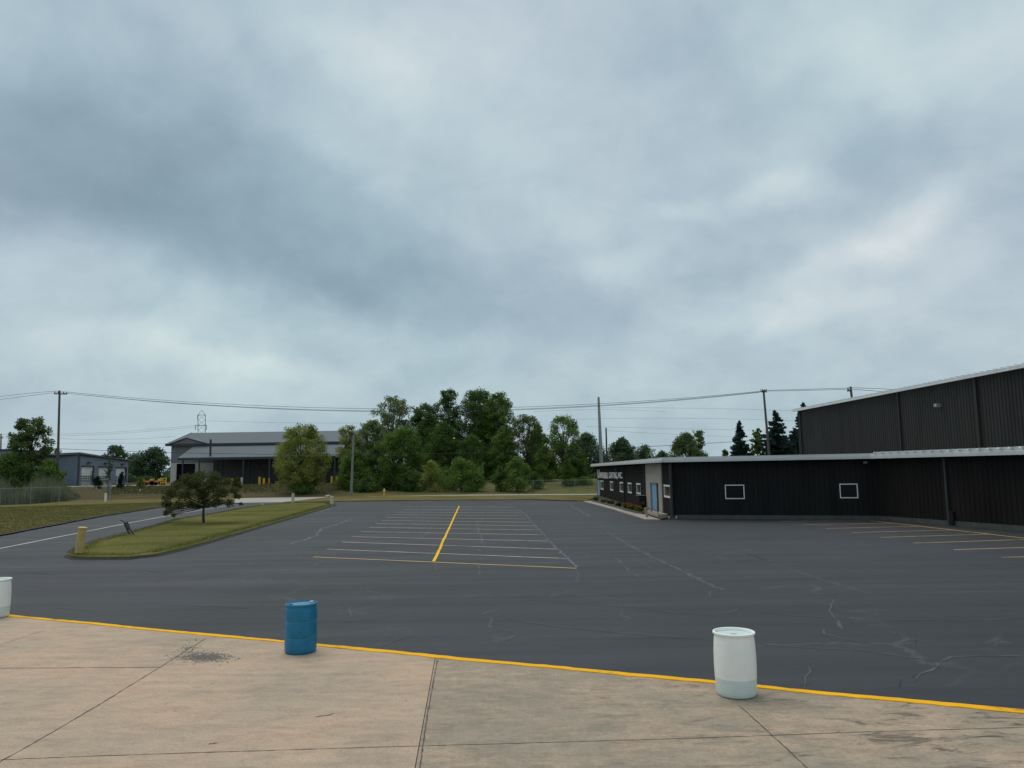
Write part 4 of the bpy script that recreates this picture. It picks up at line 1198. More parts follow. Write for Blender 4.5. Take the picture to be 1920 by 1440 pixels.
# ------------------------------------------------------------------ posts
def post(name, base, top, r, mat, label, cat='bollard', group='cream posts beside the driveway', domed=True):
    t = thing(name, label, cat, tuple(base), group)
    a = (Vector(top) - Vector(base))
    MB().tube([Vector(base) - a * 0.05, Vector(base) + a * 0.5, Vector(top)], [r, r, r], 18).build('shaft', mat, t, smooth=True)
    MB().tube([Vector(top) - a * 0.002, Vector(top) + a * 0.03, Vector(top) + a * 0.05], [r * 1.12, r * 1.12, r * 0.7], 18).build('cap', mat, t, smooth=True)
    return t
b0 = G(147.5, 1040.5, 0.1); t0 = V(154.8, 990.5, b0.y)
post('bollard', b0, t0, 0.165, M['yellow_post'], 'large leaning yellowish bollard on the near tip of the grass island')
b0 = G(197.5, 941, 0.05); post('bollard', b0, V(198.5, 926, b0.y), 0.15, M['white'], 'white post on the lawn at the end of the left fence')
b0 = G(492, 949.6, 0.05); post('bollard', b0, V(492.3, 941.5, b0.y), 0.12, M['cream_post'], 'short cream post at the edge of the grass island behind the small tree')
b0 = G(549, 942, 0.05); post('bollard', b0, V(549.5, 926.5, b0.y), 0.17, M['cream_post'], 'cream post at the driveway mouth below the round tree')
b0 = G(622.3, 948, 0.05); post('bollard', b0, V(622.5, 931.5, b0.y), 0.17, M['cream_post'], 'cream post at the far tip of the grass island')
b0 = G(1213, 969, 0.08); post('bollard', b0, V(1210, 953, b0.y), 0.085, M['walk'], 'thin leaning pale post beside the office walk', group=None)
# hydrants
def hydrant(px, py0, py1, label, mat, sc):
    b = T(px, py0); h = (py0 - py1) / F * b.y
    t = thing('fire_hydrant', label, 'hydrant', tuple(b))
    prof = [(0.20, 0), (0.20, 0.06), (0.13, 0.08), (0.13, 0.55), (0.17, 0.57), (0.17, 0.64), (0.145, 0.68), (0.13, 0.84), (0.07, 0.94), (0.04, 1.0)]
    MB().lathe(b, [(r * sc, z * h) for r, z in prof], 14).build('body', mat, t, smooth=True)
    MB().lathe(b, [(0.15 * sc, 0.66 * h), (0.155 * sc, 0.76 * h), (0.11 * sc, 0.9 * h), (0.05 * sc, 1.01 * h)], 14).build('bonnet', M['cream_post'], t, smooth=True)
    for s1 in (-1, 1):
        MB().tube([(b.x, b.y, b.z + h * .6), (b.x + s1 * .26 * sc, b.y, b.z + h * .6)], 0.06 * sc, 10).build('nozzle', mat, t)
    MB().tube([(b.x, b.y, b.z + h * .55), (b.x, b.y - .27 * sc, b.z + h * .55)], 0.08 * sc, 10).build('nozzle', mat, t)
hydrant(720.5, 928.6, 916, 'yellow fire hydrant with pale cap before the dark trees', M['yellow'], 0.95)
hydrant(615, 932.5, 928, 'low cream hydrant beside the walk, left of the grey lamp pole', M['cream_post'], 1.4)
# small pale marker posts on the embankment
for px, py0, py1, lab in ((180.5, 917.5, 913, 'tiny white marker post in front of the left evergreen shrub'), (263, 921, 917, 'tiny white marker post in front of the olive evergreen shrub')):
    b = T(px, py0); post('marker_post', b, V(px, py1, b.y), 0.11, M['white_dirty'], lab, 'marker post', 'tiny marker posts on the embankment')

# bent metal stand on the island
bs = G(252, 1007, 0.1); Yb = bs.y
st = thing('metal_stand', 'broken black metal stand leaning on the edge of the grass island', 'metal stand', tuple(bs))
def S_(px, py, dy=0.0): return V(px, py, Yb + dy)
for a in (((254.5, 1007, 0), (246, 995, .1), (236, 981, .15)), ((245.5, 1006.5, .5), (240, 996, .35), (234, 983, .2)), ((250, 1003, .9), (243, 990, .6), (238, 979, .3))):
    MB().tube([S_(*q) for q in a], [0.028, 0.04, 0.05], 6).build('leg', M['dark_steel'], st)
MB().tube([S_(237, 982, .2), S_(232, 978, .15), (S_(225, 975, .1))], [0.04, 0.03, 0.018], 6).build('arm', M['dark_steel'], st)
MB().tube([S_(237, 984, .2), S_(233, 982, .0), (S_(231, 981, -.1))], [0.035, 0.03, 0.015], 6).build('arm', M['dark_steel'], st)
MB().tube([S_(237, 983, .2), S_(239, 979, .2), (S_(239.5, 977.5, .2))], [0.04, 0.04, 0.02], 6).build('head', M['dark_steel'], st)
MB().tube([S_(236, 984, .1), S_(240, 991, .1), (S_(243, 993, .1))], [0.06, 0.07, 0.05], 6).build('brace', M['dark_steel'], st)

# ------------------------------------------------------------------ trees
def tube_np(mb, a, b, r0, r1, rng, k=5, mid=0.12):
    a, b = Vector(a), Vector(b); m_ = (a + b) / 2 + Vector((rng.uniform(-1, 1), rng.uniform(-1, 1), rng.uniform(0, 1))) * (b - a).length * mid
    mb.tube([a, m_, b], [r0, (r0 + r1) * 0.55, r1], k, caps=False)

def prof_round(t): return max(0.05, math.sin(math.pi * min(1, max(0, 0.12 + 0.80 * t)))) ** 0.6
def prof_oval(t): return max(0.05, math.sin(math.pi * (0.10 + 0.82 * t) ** 0.95)) ** 0.55
def prof_pyr(t): return min(1.0, (1 - t) ** 0.75 * 1.15 + 0.10) if t > 0.12 else 0.6 + 3.3 * t
def prof_spread(t): return [1.0, 1.0, 0.92, 0.88, 0.75, 0.62, 0.45, 0.25][min(7, int(t * 7.99))]
def prof_bush(t): return (1 - t ** 2.2) ** 0.6 * (0.85 + 0.15 * min(1, t * 4))
def leaves(rng, centres, radii, n, size, flat=0.8, shell=0.4):
    C_ = np.array(centres); R_ = np.array(radii)
    w_ = R_ ** 2.2; w_ = w_ / w_.sum()
    idx = rng.choice(len(C_), n, p=w_)
    d = rng.normal(size=(n, 3)); d /= np.linalg.norm(d, axis=1)[:, None]
    rad = rng.uniform(0, 1, n) ** shell * (1 + np.abs(rng.normal(0, 0.18, n)))
    pos = C_[idx] + d * (R_[idx] * rad)[:, None] * np.array([1, 1, flat])
    nr = rng.normal(size=(n, 3)) + np.array([0, 0, 0.6]); nr /= np.linalg.norm(nr, axis=1)[:, None]
    a = np.cross(nr, rng.normal(size=(n, 3))); a /= np.linalg.norm(a, axis=1)[:, None]
    b = np.cross(nr, a)
    s_ = (size * rng.uniform(0.6, 1.4, n))[:, None]
    v = np.stack([pos - a * s_ * 0.5, pos + b * s_ * 0.3, pos + a * s_ * 0.5, pos - b * s_ * 0.3], 1)
    return v.reshape(-1, 3)

def tree(name, label, px, Y, pyb, pyt, hwpx, mat='leaf_mid', crown_from=0.2, prof=prof_round, nl=6000, ls=0.3, nc=60, cr=0.2, seed=1, group='trees beyond the street',
         bark='bark', trunk_r=None, z=None, stems=1, cat='tree', flat=0.8, base=None, trunk_bend=0.0, limbs=26, clumps=None):
    rng = np.random.default_rng(seed); pr = random.Random(seed)
    b = Vector(base) if base is not None else at(px, Y, z)
    Y = b.y
    top = V(px, pyt, Y).z; Hh = top - b.z; hw = hwpx / F * Y
    t = thing(name, label, cat, tuple(b), group)
    zb = b.z + Hh * crown_from
    cs, rs = [], []
    for i in range(nc):
        tt = (i + pr.random()) / nc
        tt = tt ** 0.85
        env = hw * prof(tt) * pr.uniform(0.85, 1.15)
        rr3 = cr * hw * pr.uniform(0.6, 1.35) * (0.7 + 0.3 * prof(tt)) * 1.15
        rad = max(0, env - rr3 * 0.45) * (pr.random() ** 0.38)
        an = pr.uniform(0, 6.283)
        zz = zb + tt * (top - zb) - rr3 * 0.6 * tt
        cs.append((b.x + rad * math.cos(an), b.y + rad * math.sin(an), zz)); rs.append(rr3)
    if clumps:
        cs, rs = [], []
        for cx_, cy_, cr2 in clumps:
            for _ in range(3):
                dy_ = pr.uniform(-1, 1) * hw * 0.62; p_ = V(cx_ + pr.uniform(-.4, .4) * cr2, cy_ + pr.uniform(-.35, .35) * cr2, Y + dy_)
                cs.append(tuple(p_)); rs.append(cr2 / F * Y * pr.uniform(.5, 1.1))
        nc = len(cs)
    tr_ = trunk_r if trunk_r else 0.018 * Hh + 0.05
    tm = MB()
    ztop_tr = b.z + Hh * (crown_from + (1 - crown_from) * 0.62)
    for sidx in range(stems):
        off = Vector((pr.uniform(-.4, .4), pr.uniform(-.3, .3), 0)) * (0 if stems == 1 else hw * 0.35)
        pts = [b + off * 0.3 - Vector((0, 0, 0.15))]
        for q in (0.25, 0.5, 0.75, 1.0):
            pts.append(Vector((b.x, b.y, b.z + (ztop_tr - b.z) * q)) + off * (0.3 + q) + Vector((pr.uniform(-1, 1), pr.uniform(-1, 1), 0)) * tr_ * 1.0 + Vector((trunk_bend * hw * q * q, 0, 0)))
        rk = tr_ * (1 if stems == 1 else 0.6)
        tm.tube(pts, [rk * 1.25, rk * 0.95, rk * 0.7, rk * 0.45, rk * 0.2], 8)
        order = list(range(nc)); pr.shuffle(order)
        for i in order[:limbs // stems]:
            c = Vector(cs[i]); q = min(0.95, max(0.18, (c.z - b.z) / (ztop_tr - b.z) * 0.6)); q = max(q, 0.42) if clumps else q; 
            f_ = q * 4; i0 = min(3, int(f_)); a_ = pts[i0].lerp(pts[i0 + 1], f_ - i0)
            tube_np(tm, a_, c, rk * (0.55 - 0.35 * q), 0.012 + rk * 0.05, pr)
    tm.build('trunk', M[bark], t, smooth=True)
    fast_mesh('crown', leaves(rng, cs, rs, nl, ls, flat), 4, M[mat], t)
    return t

# island tree (near): broad, low crown
ib_ = G(382, 980.5, 0.2)
CL = [(375, 890, 11), (350, 896, 10), (400, 895, 11), (334, 908, 12), (424, 904, 10), (364, 906, 14), (395, 911, 14), (320, 925, 12), (345, 925, 13), (440, 918, 8), (415, 924, 12),
      (446, 932, 7), (380, 928, 14), (314, 944, 9), (336, 948, 9), (310, 961, 6), (326, 966, 5), (356, 944, 10), (405, 941, 10), (430, 942, 8), (452, 944, 4), (307, 934, 6), (319, 955, 7), (388, 946, 7), (370, 950, 6)]
tree('ornamental_tree', 'small dark loose-crowned tree with reddish leaves and thin trunk on the grass island', 376, ib_.y, 980, 880, 76, 'leaf_island', 0.2, prof_spread, 10500, 0.125, 90, 0.2, seed=21,
     group=None, base=ib_, trunk_r=0.085, flat=0.8, limbs=45, clumps=CL)
# big trees
TT = [
 # name,label, px, Y, pyt, hw, mat, crown_from, prof, nl, ls, nc, cr
 ('cottonwood_tree', 'leafy open cottonwood left of the first utility pole', 54, 118, 783, 45, 'leaf_cotton', 0.12, prof_round, 7000, 0.34, 110, 0.14),
 ('deciduous_tree', 'low dark green shrubby tree under the open cottonwood at the far left', 20, 113, 848, 50, 'leaf_dark', 0.0, prof_bush, 6000, 0.32, 50, 0.26),
 ('deciduous_tree', 'low green shrubby tree just left of the wooden utility pole', 92, 114, 862, 34, 'leaf_mid', 0.0, prof_bush, 4000, 0.30, 36, 0.28),
 ('deciduous_tree', 'far pale green tree above the roof of the grey-blue building', 216, 230, 834, 24, 'leaf_far', 0.1, prof_round, 2600, 0.6, 40, 0.25),
 ('deciduous_tree', 'far dark tree left of the large grey building', 281, 225, 838, 34, 'leaf_far', 0.0, prof_round, 4200, 0.65, 46, 0.28),
 ('deciduous_tree', 'far low tree between the grey-blue building and the dark one', 250, 235, 851, 26, 'leaf_far', 0.0, prof_bush, 2600, 0.65, 30, 0.3),
 ('deciduous_tree', 'yellow-green oval tree standing in front of the large grey building', 563, None, 796, 52, 'leaf_gold', 0.06, prof_oval, 10500, 0.27, 130, 0.16),
 ('deciduous_tree', 'pale thin-leaved tree at the right end of the grey roof', 652, 132, 796, 24, 'leaf_gold', 0.25, prof_round, 2600, 0.27, 46, 0.22),
 ('deciduous_tree', 'light green tree right of the grey lamp pole', 690, 140, 787, 34, 'leaf_light', 0.30, prof_round, 5200, 0.32, 64, 0.2),
 ('deciduous_tree', 'tall airy tree with see-through crown behind the light green one', 738, 152, 742, 42, 'leaf_light', 0.38, prof_round, 4600, 0.36, 80, 0.16),
 ('deciduous_tree', 'dense dark green tree spreading low behind the grey lamp pole', 668, 122, 846, 44, 'leaf_mid', 0.02, prof_bush, 9000, 0.27, 60, 0.25),
 ('deciduous_tree', 'broad cone-shaped green tree in front of the tall grove', 752, 121, 800, 44, 'leaf_mid', 0.05, prof_oval, 14000, 0.27, 90, 0.22),
 ('deciduous_tree', 'dark tree low behind the fire hydrant', 708, 124, 835, 36, 'leaf_dark', 0.0, prof_bush, 7000, 0.28, 50, 0.26),
 ('deciduous_tree', 'medium dark tree between the airy tree and the spire-topped tree', 797, 150, 757, 32, 'leaf_dark', 0.1, prof_oval, 8000, 0.34, 70, 0.22),
 ('deciduous_tree', 'tall spire-topped tree of the dark grove', 840, 152, 729, 30, 'leaf_dark', 0.12, prof_round, 8000, 0.34, 90, 0.22),
 ('deciduous_tree', 'tallest round-topped tree in the middle of the dark grove', 896, 150, 730, 44, 'leaf_dark', 0.08, prof_oval, 15000, 0.34, 120, 0.2),
 ('deciduous_tree', 'tall green round-topped tree at the right of the dark grove', 937, 146, 735, 36, 'leaf_mid', 0.10, prof_oval, 10000, 0.32, 90, 0.2),
 ('deciduous_tree', 'dark filler tree in the middle of the grove behind the red-stemmed shrub', 832, 138, 790, 46, 'leaf_dark', 0.0, prof_bush, 10000, 0.32, 70, 0.24),
 ('deciduous_tree', 'dark tree filling the grove between the airy tree and the spire-topped tree', 805, 146, 775, 38, 'leaf_dark', 0.0, prof_bush, 10000, 0.32, 80, 0.2),
 ('deciduous_tree', 'leafy dark tree filling the grove behind the two tallest tops', 918, 155, 752, 44, 'leaf_dark', 0.0, prof_bush, 12000, 0.32, 90, 0.2),
 ('deciduous_tree', 'dark tree low in the grove above the round shrub', 885, 136, 815, 40, 'leaf_dark', 0.0, prof_bush, 8000, 0.32, 60, 0.26),
 ('deciduous_tree', 'mid green tree low in the grove above the twin shrubs', 945, 136, 800, 34, 'leaf_mid', 0.0, prof_bush, 7000, 0.30, 60, 0.24),
 ('deciduous_tree', 'open-crowned tree right of the tall grove', 990, 136, 777, 34, 'leaf_cotton', 0.20, prof_round, 5200, 0.30, 80, 0.18),
 ('deciduous_tree', 'slender forked tree with a see-through crown and bare trunk beside the field', 1058, 124, 779, 36, 'leaf_mid', 0.36, prof_round, 5200, 0.25, 80, 0.18),
 ('deciduous_tree', 'low green tree filling between the open-crowned and the forked tree', 1022, 132, 835, 30, 'leaf_mid', 0.0, prof_bush, 5200, 0.28, 50, 0.26),
 ('deciduous_tree', 'dark bushy tree closing the gap behind the open-crowned tree', 1010, 145, 800, 32, 'leaf_dark', 0.0, prof_bush, 7000, 0.3, 60, 0.22),
 ('deciduous_tree', 'dark bushy tree behind the trunk of the forked tree', 1075, 150, 830, 34, 'leaf_dark', 0.0, prof_bush, 6000, 0.34, 60, 0.22),
 ('deciduous_tree', 'leafy base sprouts around the forked tree', 1063, 122, 862, 20, 'leaf_mid', 0.0, prof_bush, 2600, 0.22, 30, 0.28),
 ('deciduous_tree', 'dark far tree just left of the steel mast', 1103, 165, 812, 44, 'leaf_far', 0.0, prof_bush, 7000, 0.42, 60, 0.24),
 ('deciduous_tree', 'far tree right of the steel mast with a notched top', 1168, 175, 820, 36, 'leaf_far', 0.0, prof_bush, 5200, 0.44, 60, 0.22),
 ('deciduous_tree', 'far low hazy tree above the office roof', 1210, 190, 834, 36, 'leaf_far', 0.0, prof_bush, 3000, 0.46, 50, 0.24),
 ('deciduous_tree', 'far low treetop left of the broad olive tree', 1243, 200, 846, 26, 'leaf_far', 0.0, prof_bush, 3000, 0.5, 40, 0.26),
 ('deciduous_tree', 'broad olive green tree rising behind the office roof', 1289, 150, 811, 42, 'leaf_cotton', 0.0, prof_bush, 8000, 0.34, 60, 0.22),
 ('deciduous_tree', 'narrow bright green tree touching the right side of the broad olive tree', 1311, 152, 806, 17, 'leaf_mid', 0.1, prof_oval, 2600, 0.32, 40, 0.24),
 ('deciduous_tree', 'tiny far treetop just left of the first spruce', 1361, 200, 843, 13, 'leaf_far', 0.0, prof_bush, 1200, 0.5, 20, 0.3),
 ('deciduous_tree', 'green leafy tree between the two spruces', 1424, 128, 803, 14, 'leaf_mid', 0.0, prof_oval, 3600, 0.27, 50, 0.22),
]
for i, (nm, lab, px, Y, pyt, hw, mt, cf, pf, nl, ls, nc, cr_) in enumerate(TT):
    base = T(563, 925) if Y is None else None
    tree(nm, lab, px, Y, 0, pyt, hw, mt, cf, pf, int(nl * 2.1), ls * 0.85, int(nc * 1.5), cr_ * 0.95, seed=100 + i, base=base, bark='bark_pale' if i in (21, 9) else 'bark')
# roadside shrubs
SS = [('large round green shrub at the foot of the tall grove', 865, 921.5, 858, 46, 'leaf_mid', 7500), ('olive shrub with a leaning pale stem beside the round shrub', 808, 921.5, 862, 24, 'leaf_gold', 2600),
      ('round dark shrub, left one of the twin shrubs before the field', 938, 921.5, 873, 20, 'leaf_dark', 2600), ('taller green shrub, right one of the twin shrubs before the field', 970, 921.5, 855, 30, 'leaf_mid', 5200),
      ('small dark shrub under the yellow-green oval tree', 565, 926.5, 898, 26, 'leaf_dark', 3000), ('small reddish shrub by the yellow posts of the large grey building', 443, 915, 895, 12, 'leaf_island', 900),
      ('dark shrub low behind the fire hydrant and lamp pole', 690, 922, 893, 30, 'leaf_dark', 3200), ('low dark shrub left of the olive shrub', 770, 921.5, 880, 26, 'leaf_dark', 3200),
      ('small green shrub right of the round shrub', 893, 921.5, 884, 16, 'leaf_mid', 1400), ('dim shrub behind the twin shrubs at the edge of the field', 1002, 917, 884, 22, 'leaf_dark', 1800),
      ('low green thicket beside the trunk of the forked tree', 1095, 908, 893, 30, 'leaf_mid', 2000)]
for i, (lab, px, pyb, pyt, hw, mt, nl) in enumerate(SS):
    tree('shrub', lab, px, None, 0, pyt, hw, mt, 0.03, prof_bush, nl, 0.22, 40, 0.26, seed=300 + i, base=T(px, pyb), group='shrubs along the street', stems=3, cat='shrub', trunk_r=0.12, bark='bark_pale' if i == 1 else 'bark', limbs=24)
# sapling behind fence
tree('sapling', 'thin sparse sapling in front of the middle dock door', 203, 128, 0, 856, 9, 'leaf_far', 0.15, prof_oval, 420, 0.22, 26, 0.3, seed=401, group=None, trunk_r=0.06)
# small evergreen shrubs
for i, (lab, px, pyb, pyt, hw, mt) in enumerate((('dark evergreen shrub between the first two dock doors', 182, 916, 892, 11, 'needle_green'), ('narrow dark evergreen shrub before the right dock door', 228, 915.5, 884, 8, 'needle'), ('olive round evergreen shrub right of the dock building', 264, 915, 892, 9, 'leaf_gold'))):
    tree('evergreen_shrub', lab, px, None, 0, pyt, hw, mt, 0.0, prof_pyr if i else prof_bush, 1500, 0.2, 40, 0.3, seed=410 + i, base=T(px, pyb), group='evergreen shrubs on the embankment', cat='shrub', trunk_r=0.06)

def spruce(label, px, Y, pyt, hwpx, seed, visible_base=860):
    rng = np.random.default_rng(seed); pr = random.Random(seed)
    b = at(px, Y); top = V(px, pyt, Y).z; Hh = top - b.z
    hw = hwpx / F * Y
    t = thing('spruce_tree', label, 'tree', tuple(b), 'spruces behind the office roof')
    MB().tube([(b.x, b.y, b.z), (b.x, b.y, b.z + Hh * .6), (b.x, b.y, top)], [Hh * .016, Hh * .008, 0.02], 8).build('trunk', M['bark'], t)
    P_, Dv = [], []
    nwh = int(Hh / 0.27)
    vs = []
    for i in range(nwh):
        tt = i / nwh; z = b.z + Hh * 0.08 + (Hh * 0.92) * tt
        Lb = hw * (1 - tt) ** 0.85 * pr.uniform(0.85, 1.1) + 0.10
        nb_ = max(4, int(9 * (1 - tt) + 4))
        for j in range(nb_):
            an = pr.uniform(0, 6.283); L2 = Lb * pr.uniform(0.7, 1.15)
            dirh = np.array([math.cos(an), math.sin(an), 0.0])
            m_ = max(5, int(L2 / 0.05))
            u = np.sort(rng.uniform(0.05, 1, m_ * 2))
            drop = -0.22 * L2 * u + 0.16 * L2 * u ** 3
            side = np.cross(dirh, [0, 0, 1])
            wsp = 0.26 * L2 * (1 - u) + 0.06
            c = np.array([b.x, b.y, z]) + dirh * (L2 * u)[:, None] + np.array([0, 0, 1.0]) * drop[:, None] + side * (rng.uniform(-1, 1, len(u)) * wsp)[:, None] + np.array([0, 0, 1.0]) * rng.uniform(-0.22, 0.05, len(u))[:, None]
            a = dirh + rng.normal(0, 0.45, (len(u), 3)); a /= np.linalg.norm(a, axis=1)[:, None]
            bb = np.cross(a, rng.normal(0, 1, (len(u), 3))); bb /= np.linalg.norm(bb, axis=1)[:, None]
            s_ = rng.uniform(0.14, 0.28, len(u))[:, None]
            vs.append(np.stack([c - a * s_, c + bb * s_ * .28, c + a * s_, c - bb * s_ * .5], 1).reshape(-1, 3))
    fast_mesh('crown', np.concatenate(vs), 4, M['needle'], t)
    return t
spruce('slim dark spruce, left one behind the office roof', 1392, 112, 787, 38, 501)
spruce('big dark blue spruce right of the second utility pole', 1460, 112, 767, 54, 502)
spruce('dark spruce half hidden by the corner of the warehouse', 1494, 122, 800, 34, 503)
spruce('spruce whose tip alone shows above the warehouse roof edge', 1514, 130, 753, 50, 504)

# flower bed plants
def small_plant(name, label, px, py, hpx, wpx, mat, nl, seed, group, cat, blossom=None):
    b = G(px, py, 0.11); Y = b.y; h = hpx / F * Y; hw = wpx / 2 / F * Y
    rng = np.random.default_rng(seed); pr = random.Random(seed)
    t = thing(name, label, cat, tuple(b), group)
    cs = [(b.x + pr.uniform(-1, 1) * hw * .75, b.y + pr.uniform(-1, 1) * hw * .75, b.z + h * pr.uniform(.2, .75)) for _ in range(16)]
    fast_mesh('foliage', leaves(rng, cs, [h * .3] * 16, nl, 0.10, 0.9), 4, M[mat], t)
    tm = MB()
    for c in cs[:6]: tm.tube([(b.x, b.y, b.z - .02), c], [0.02, 0.008], 5)
    tm.build('stem', M['bark'], t)
    if blossom:
        cs2 = [(c[0], c[1], b.z + h * pr.uniform(.55, .9)) for c in cs]
        fast_mesh('blossoms', leaves(rng, cs2, [h * .22] * 16, nl // 2, 0.09, 0.7), 4, M[blossom], t)
    return t
for i, (px, py) in enumerate(((1174, 953.5), (1181, 955.5), (1188, 957.5), (1195, 959), (1200, 961))):
    lab = ['orange flowering clump, farthest of the row in the office flower bed', 'orange flowering clump, second from the far end in the flower bed', 'fullest orange flowering clump in the middle of the flower bed row',
           'orange flowering clump, fourth from the far end of the flower bed', 'orange flowering clump nearest the grill in the flower bed'][i]
    small_plant('flower_clump', lab, px, py, 11, 11, 'leaf_dark', 500, 600 + i, 'orange flowers in the office bed', 'flowers', 'orange_leaf')
for i, (px, py, hh_, ww, lab) in enumerate(((1117, 938.5, 8, 10, 'dark low shrub at the far corner of the office flower bed'), (1131, 942, 6, 12, 'dark low shrub below the first office side window'), (1145, 945, 7, 13, 'dark low shrub below the second office side window'), (1160, 950, 8, 12, 'brownish low shrub just before the orange flowers'))):
    small_plant('bed_shrub', lab, px, py, hh_, ww, 'leaf_dark' if i < 3 else 'leaf_island', 700, 620 + i, 'low shrubs in the office bed', 'shrub')

# ------------------------------------------------------------------ poles and wires
def pole(name, label, pxb, pyb, pxt, pyt, Y, r0, r1, mat, cat='utility pole', arm=None, group=None, cables=0):
    top = V(pxt, pyt, Y); low = V(pxb, pyb, Y); d = (top - low)
    t_ = (terr(Y) - low.z) / d.z if abs(d.z) > 0 else 0
    base = low + d * t_
    t = thing(name, label, cat, (base.x, base.y, base.z), group)
    MB().tube([base - d.normalized() * .2, (base + top) / 2, top], [r0, (r0 + r1) / 2, r1], 12).build('shaft', mat, t, smooth=True)
    if arm:
        for (xl, xr, py, tilt) in arm:
            A_, B_ = V(xl, py - tilt, Y - .15), V(xr, py + tilt, Y - .15)
            ar = MB().tube([A_, B_], 0.09, 4).build('crossarm', mat, t)
            for q in (0.04, 0.3, 0.72, 0.96):
                p = A_.lerp(B_, q); MB().lathe((p.x, p.y, p.z + .06), [(0.04, 0), (0.075, 0.10), (0.05, 0.16), (0.07, 0.22), (0.03, 0.30)], 8).build('insulator', M['galv'], ar, smooth=True)
    return t
WP = M['wood_pole']
Y1, Y2, Y3 = 115.0, 100.0, 92.0
pole('utility_pole', 'brown wooden utility pole with one crossarm near the left edge', 107.5, 905, 111.8, 732.5, Y1, 0.20, 0.14, WP, arm=[(101.5, 126, 738.5, 0.3)], group='wooden utility poles')
pole('utility_pole', 'dark utility pole with a short crossarm above the spruces', 1438.5, 812, 1431.5, 731, Y2, 0.19, 0.13, WP, arm=[(1426.5, 1437.5, 734.5, 0)], group='wooden utility poles')
pole('utility_pole', 'utility pole whose top alone shows above the warehouse roof', 1597, 745, 1594.8, 725, Y3, 0.18, 0.13, WP, arm=[(1588.5, 1597, 732.5, -0.4)], group='wooden utility poles')
pole('utility_pole', 'far utility pole cut by the left edge of the photo', 1.5, 842, 2, 813, 190, 0.2, 0.15, WP, arm=[(-4, 6, 821, 0)], group='wooden utility poles')
pole('steel_mast', 'tall grey steel mast behind the far end of the office roof', 1127.5, 866, 1122.2, 744.5, 150, 0.42, 0.22, M['steel'], 'mast')
pole('utility_pole', 'thin dark pole just right of the steel mast', 1138, 866, 1136.3, 802, 150, 0.2, 0.14, M['dark_steel'])
lp = T(658.5, 931); pole('lamp_pole', 'plain grey pole standing in the verge in front of the trees', 658.5, 931, 663, 815.5, lp.y, 0.20, 0.13, M['grey_wood'], 'pole')

def wire(name, label, pts_px, r, mat, group, Ya, Yb_, cat='power line'):
    """smooth curve through pixels; depth runs from Ya to Yb_ with the distance across"""
    P = []
    x0, x1 = pts_px[0][0], pts_px[-1][0]
    xs_ = [p[0] for p in pts_px]; ys_ = [p[1] for p in pts_px]
    c = np.polyfit(xs_, ys_, min(2, len(xs_) - 1))
    Xa, Xb = raydir(x0, 800).x * Ya, raydir(x1, 800).x * Yb_
    nseg = 40
    for i in range(nseg + 1):
        q = i / nseg; X = Xa + (Xb - Xa) * q; Y = Ya + (Yb_ - Ya) * q
        # pixel column for this plan point
        px = x0 + (x1 - x0) * q
        for _ in range(4):
            py = np.polyval(c, px); rd_ = raydir(px, py); px += (X / Y - rd_.x) * F * 0.98
        py = float(np.polyval(c, px)); P.append(V(px, py, Y))
    o_ = MB().tube(P, r, 5, caps=False).build(name, mat)
    return tag(o_, label, cat, group)
main = [('upper wire of the span from the left utility pole to the pole above the spruces', [(113, 735), (300, 749), (500, 760), (700, 766.5), (980, 765), (1123, 757), (1290, 745), (1431, 733)]),
        ('middle wire of the span from the left utility pole to the pole above the spruces', [(124, 737.5), (300, 753), (500, 764.5), (700, 770.5), (980, 768), (1123, 759.5), (1290, 747), (1435, 734)]),
        ('lower wire of the span from the left utility pole to the pole above the spruces', [(103, 737), (300, 752), (500, 763), (700, 772.5), (980, 771), (1123, 762), (1290, 748.5), (1428, 734.5)])]
for lab, pl in main: wire('overhead_wire', lab, pl, 0.026, M['wire'], 'wires between the utility poles', Y1, Y2)
for lab, pl, ya, yb in (('upper wire running out of the photo from the left utility pole', [(-60, 753), (0, 743.5), (60, 737), (111, 733)], 150, Y1),
                ('lower wire running out of the photo from the left utility pole', [(-60, 759), (0, 749), (60, 742), (103, 736)], 150, Y1),
                ('upper wire from the pole above the spruces to the pole above the warehouse', [(1433, 732), (1510, 730), (1594, 727.5)], Y2, Y3),
                ('lower wire from the pole above the spruces to the pole above the warehouse', [(1428, 733.5), (1510, 732), (1590, 730)], Y2, Y3),
                ('upper wire going right from the pole above the warehouse', [(1594, 727), (1640, 728.5), (1700, 732)], Y3, 88),
                ('lower wire going right from the pole above the warehouse', [(1596, 730), (1640, 733), (1700, 740)], Y3, 88)):
    wire('overhead_wire', lab, pl, 0.026, M['wire'], 'wires between the utility poles', ya, yb)
wire('overhead_cable', 'low dark cable passing in front of the grey roofs and trees', [(108, 841), (300, 848), (500, 852), (660, 853), (900, 848), (1190, 838), (1390, 828), (1437, 824)], 0.03, M['wire'], None, Y1, Y2, 'cable')
FARW = [([(-20, 814), (150, 813), (370, 797)], 'a'), ([(-20, 818), (180, 815), (372, 800)], 'a'), ([(110, 822), (240, 823.5), (330, 818)], 'a'), ([(0, 833), (200, 831), (330, 832)], 'a'),
        ([(387, 789), (500, 792), (680, 793)], 'b'), ([(1080, 789), (1127, 781), (1300, 786), (1500, 789)], 'c'), ([(1100, 801), (1140, 799), (1300, 805), (1500, 808)], 'c'), ([(1120, 765), (1200, 764), (1400, 768), (1490, 770)], 'c'),
        ([(1130, 807), (1300, 816), (1480, 822)], 'c'), ([(1000, 772), (1123, 768), (1250, 772)], 'c')]
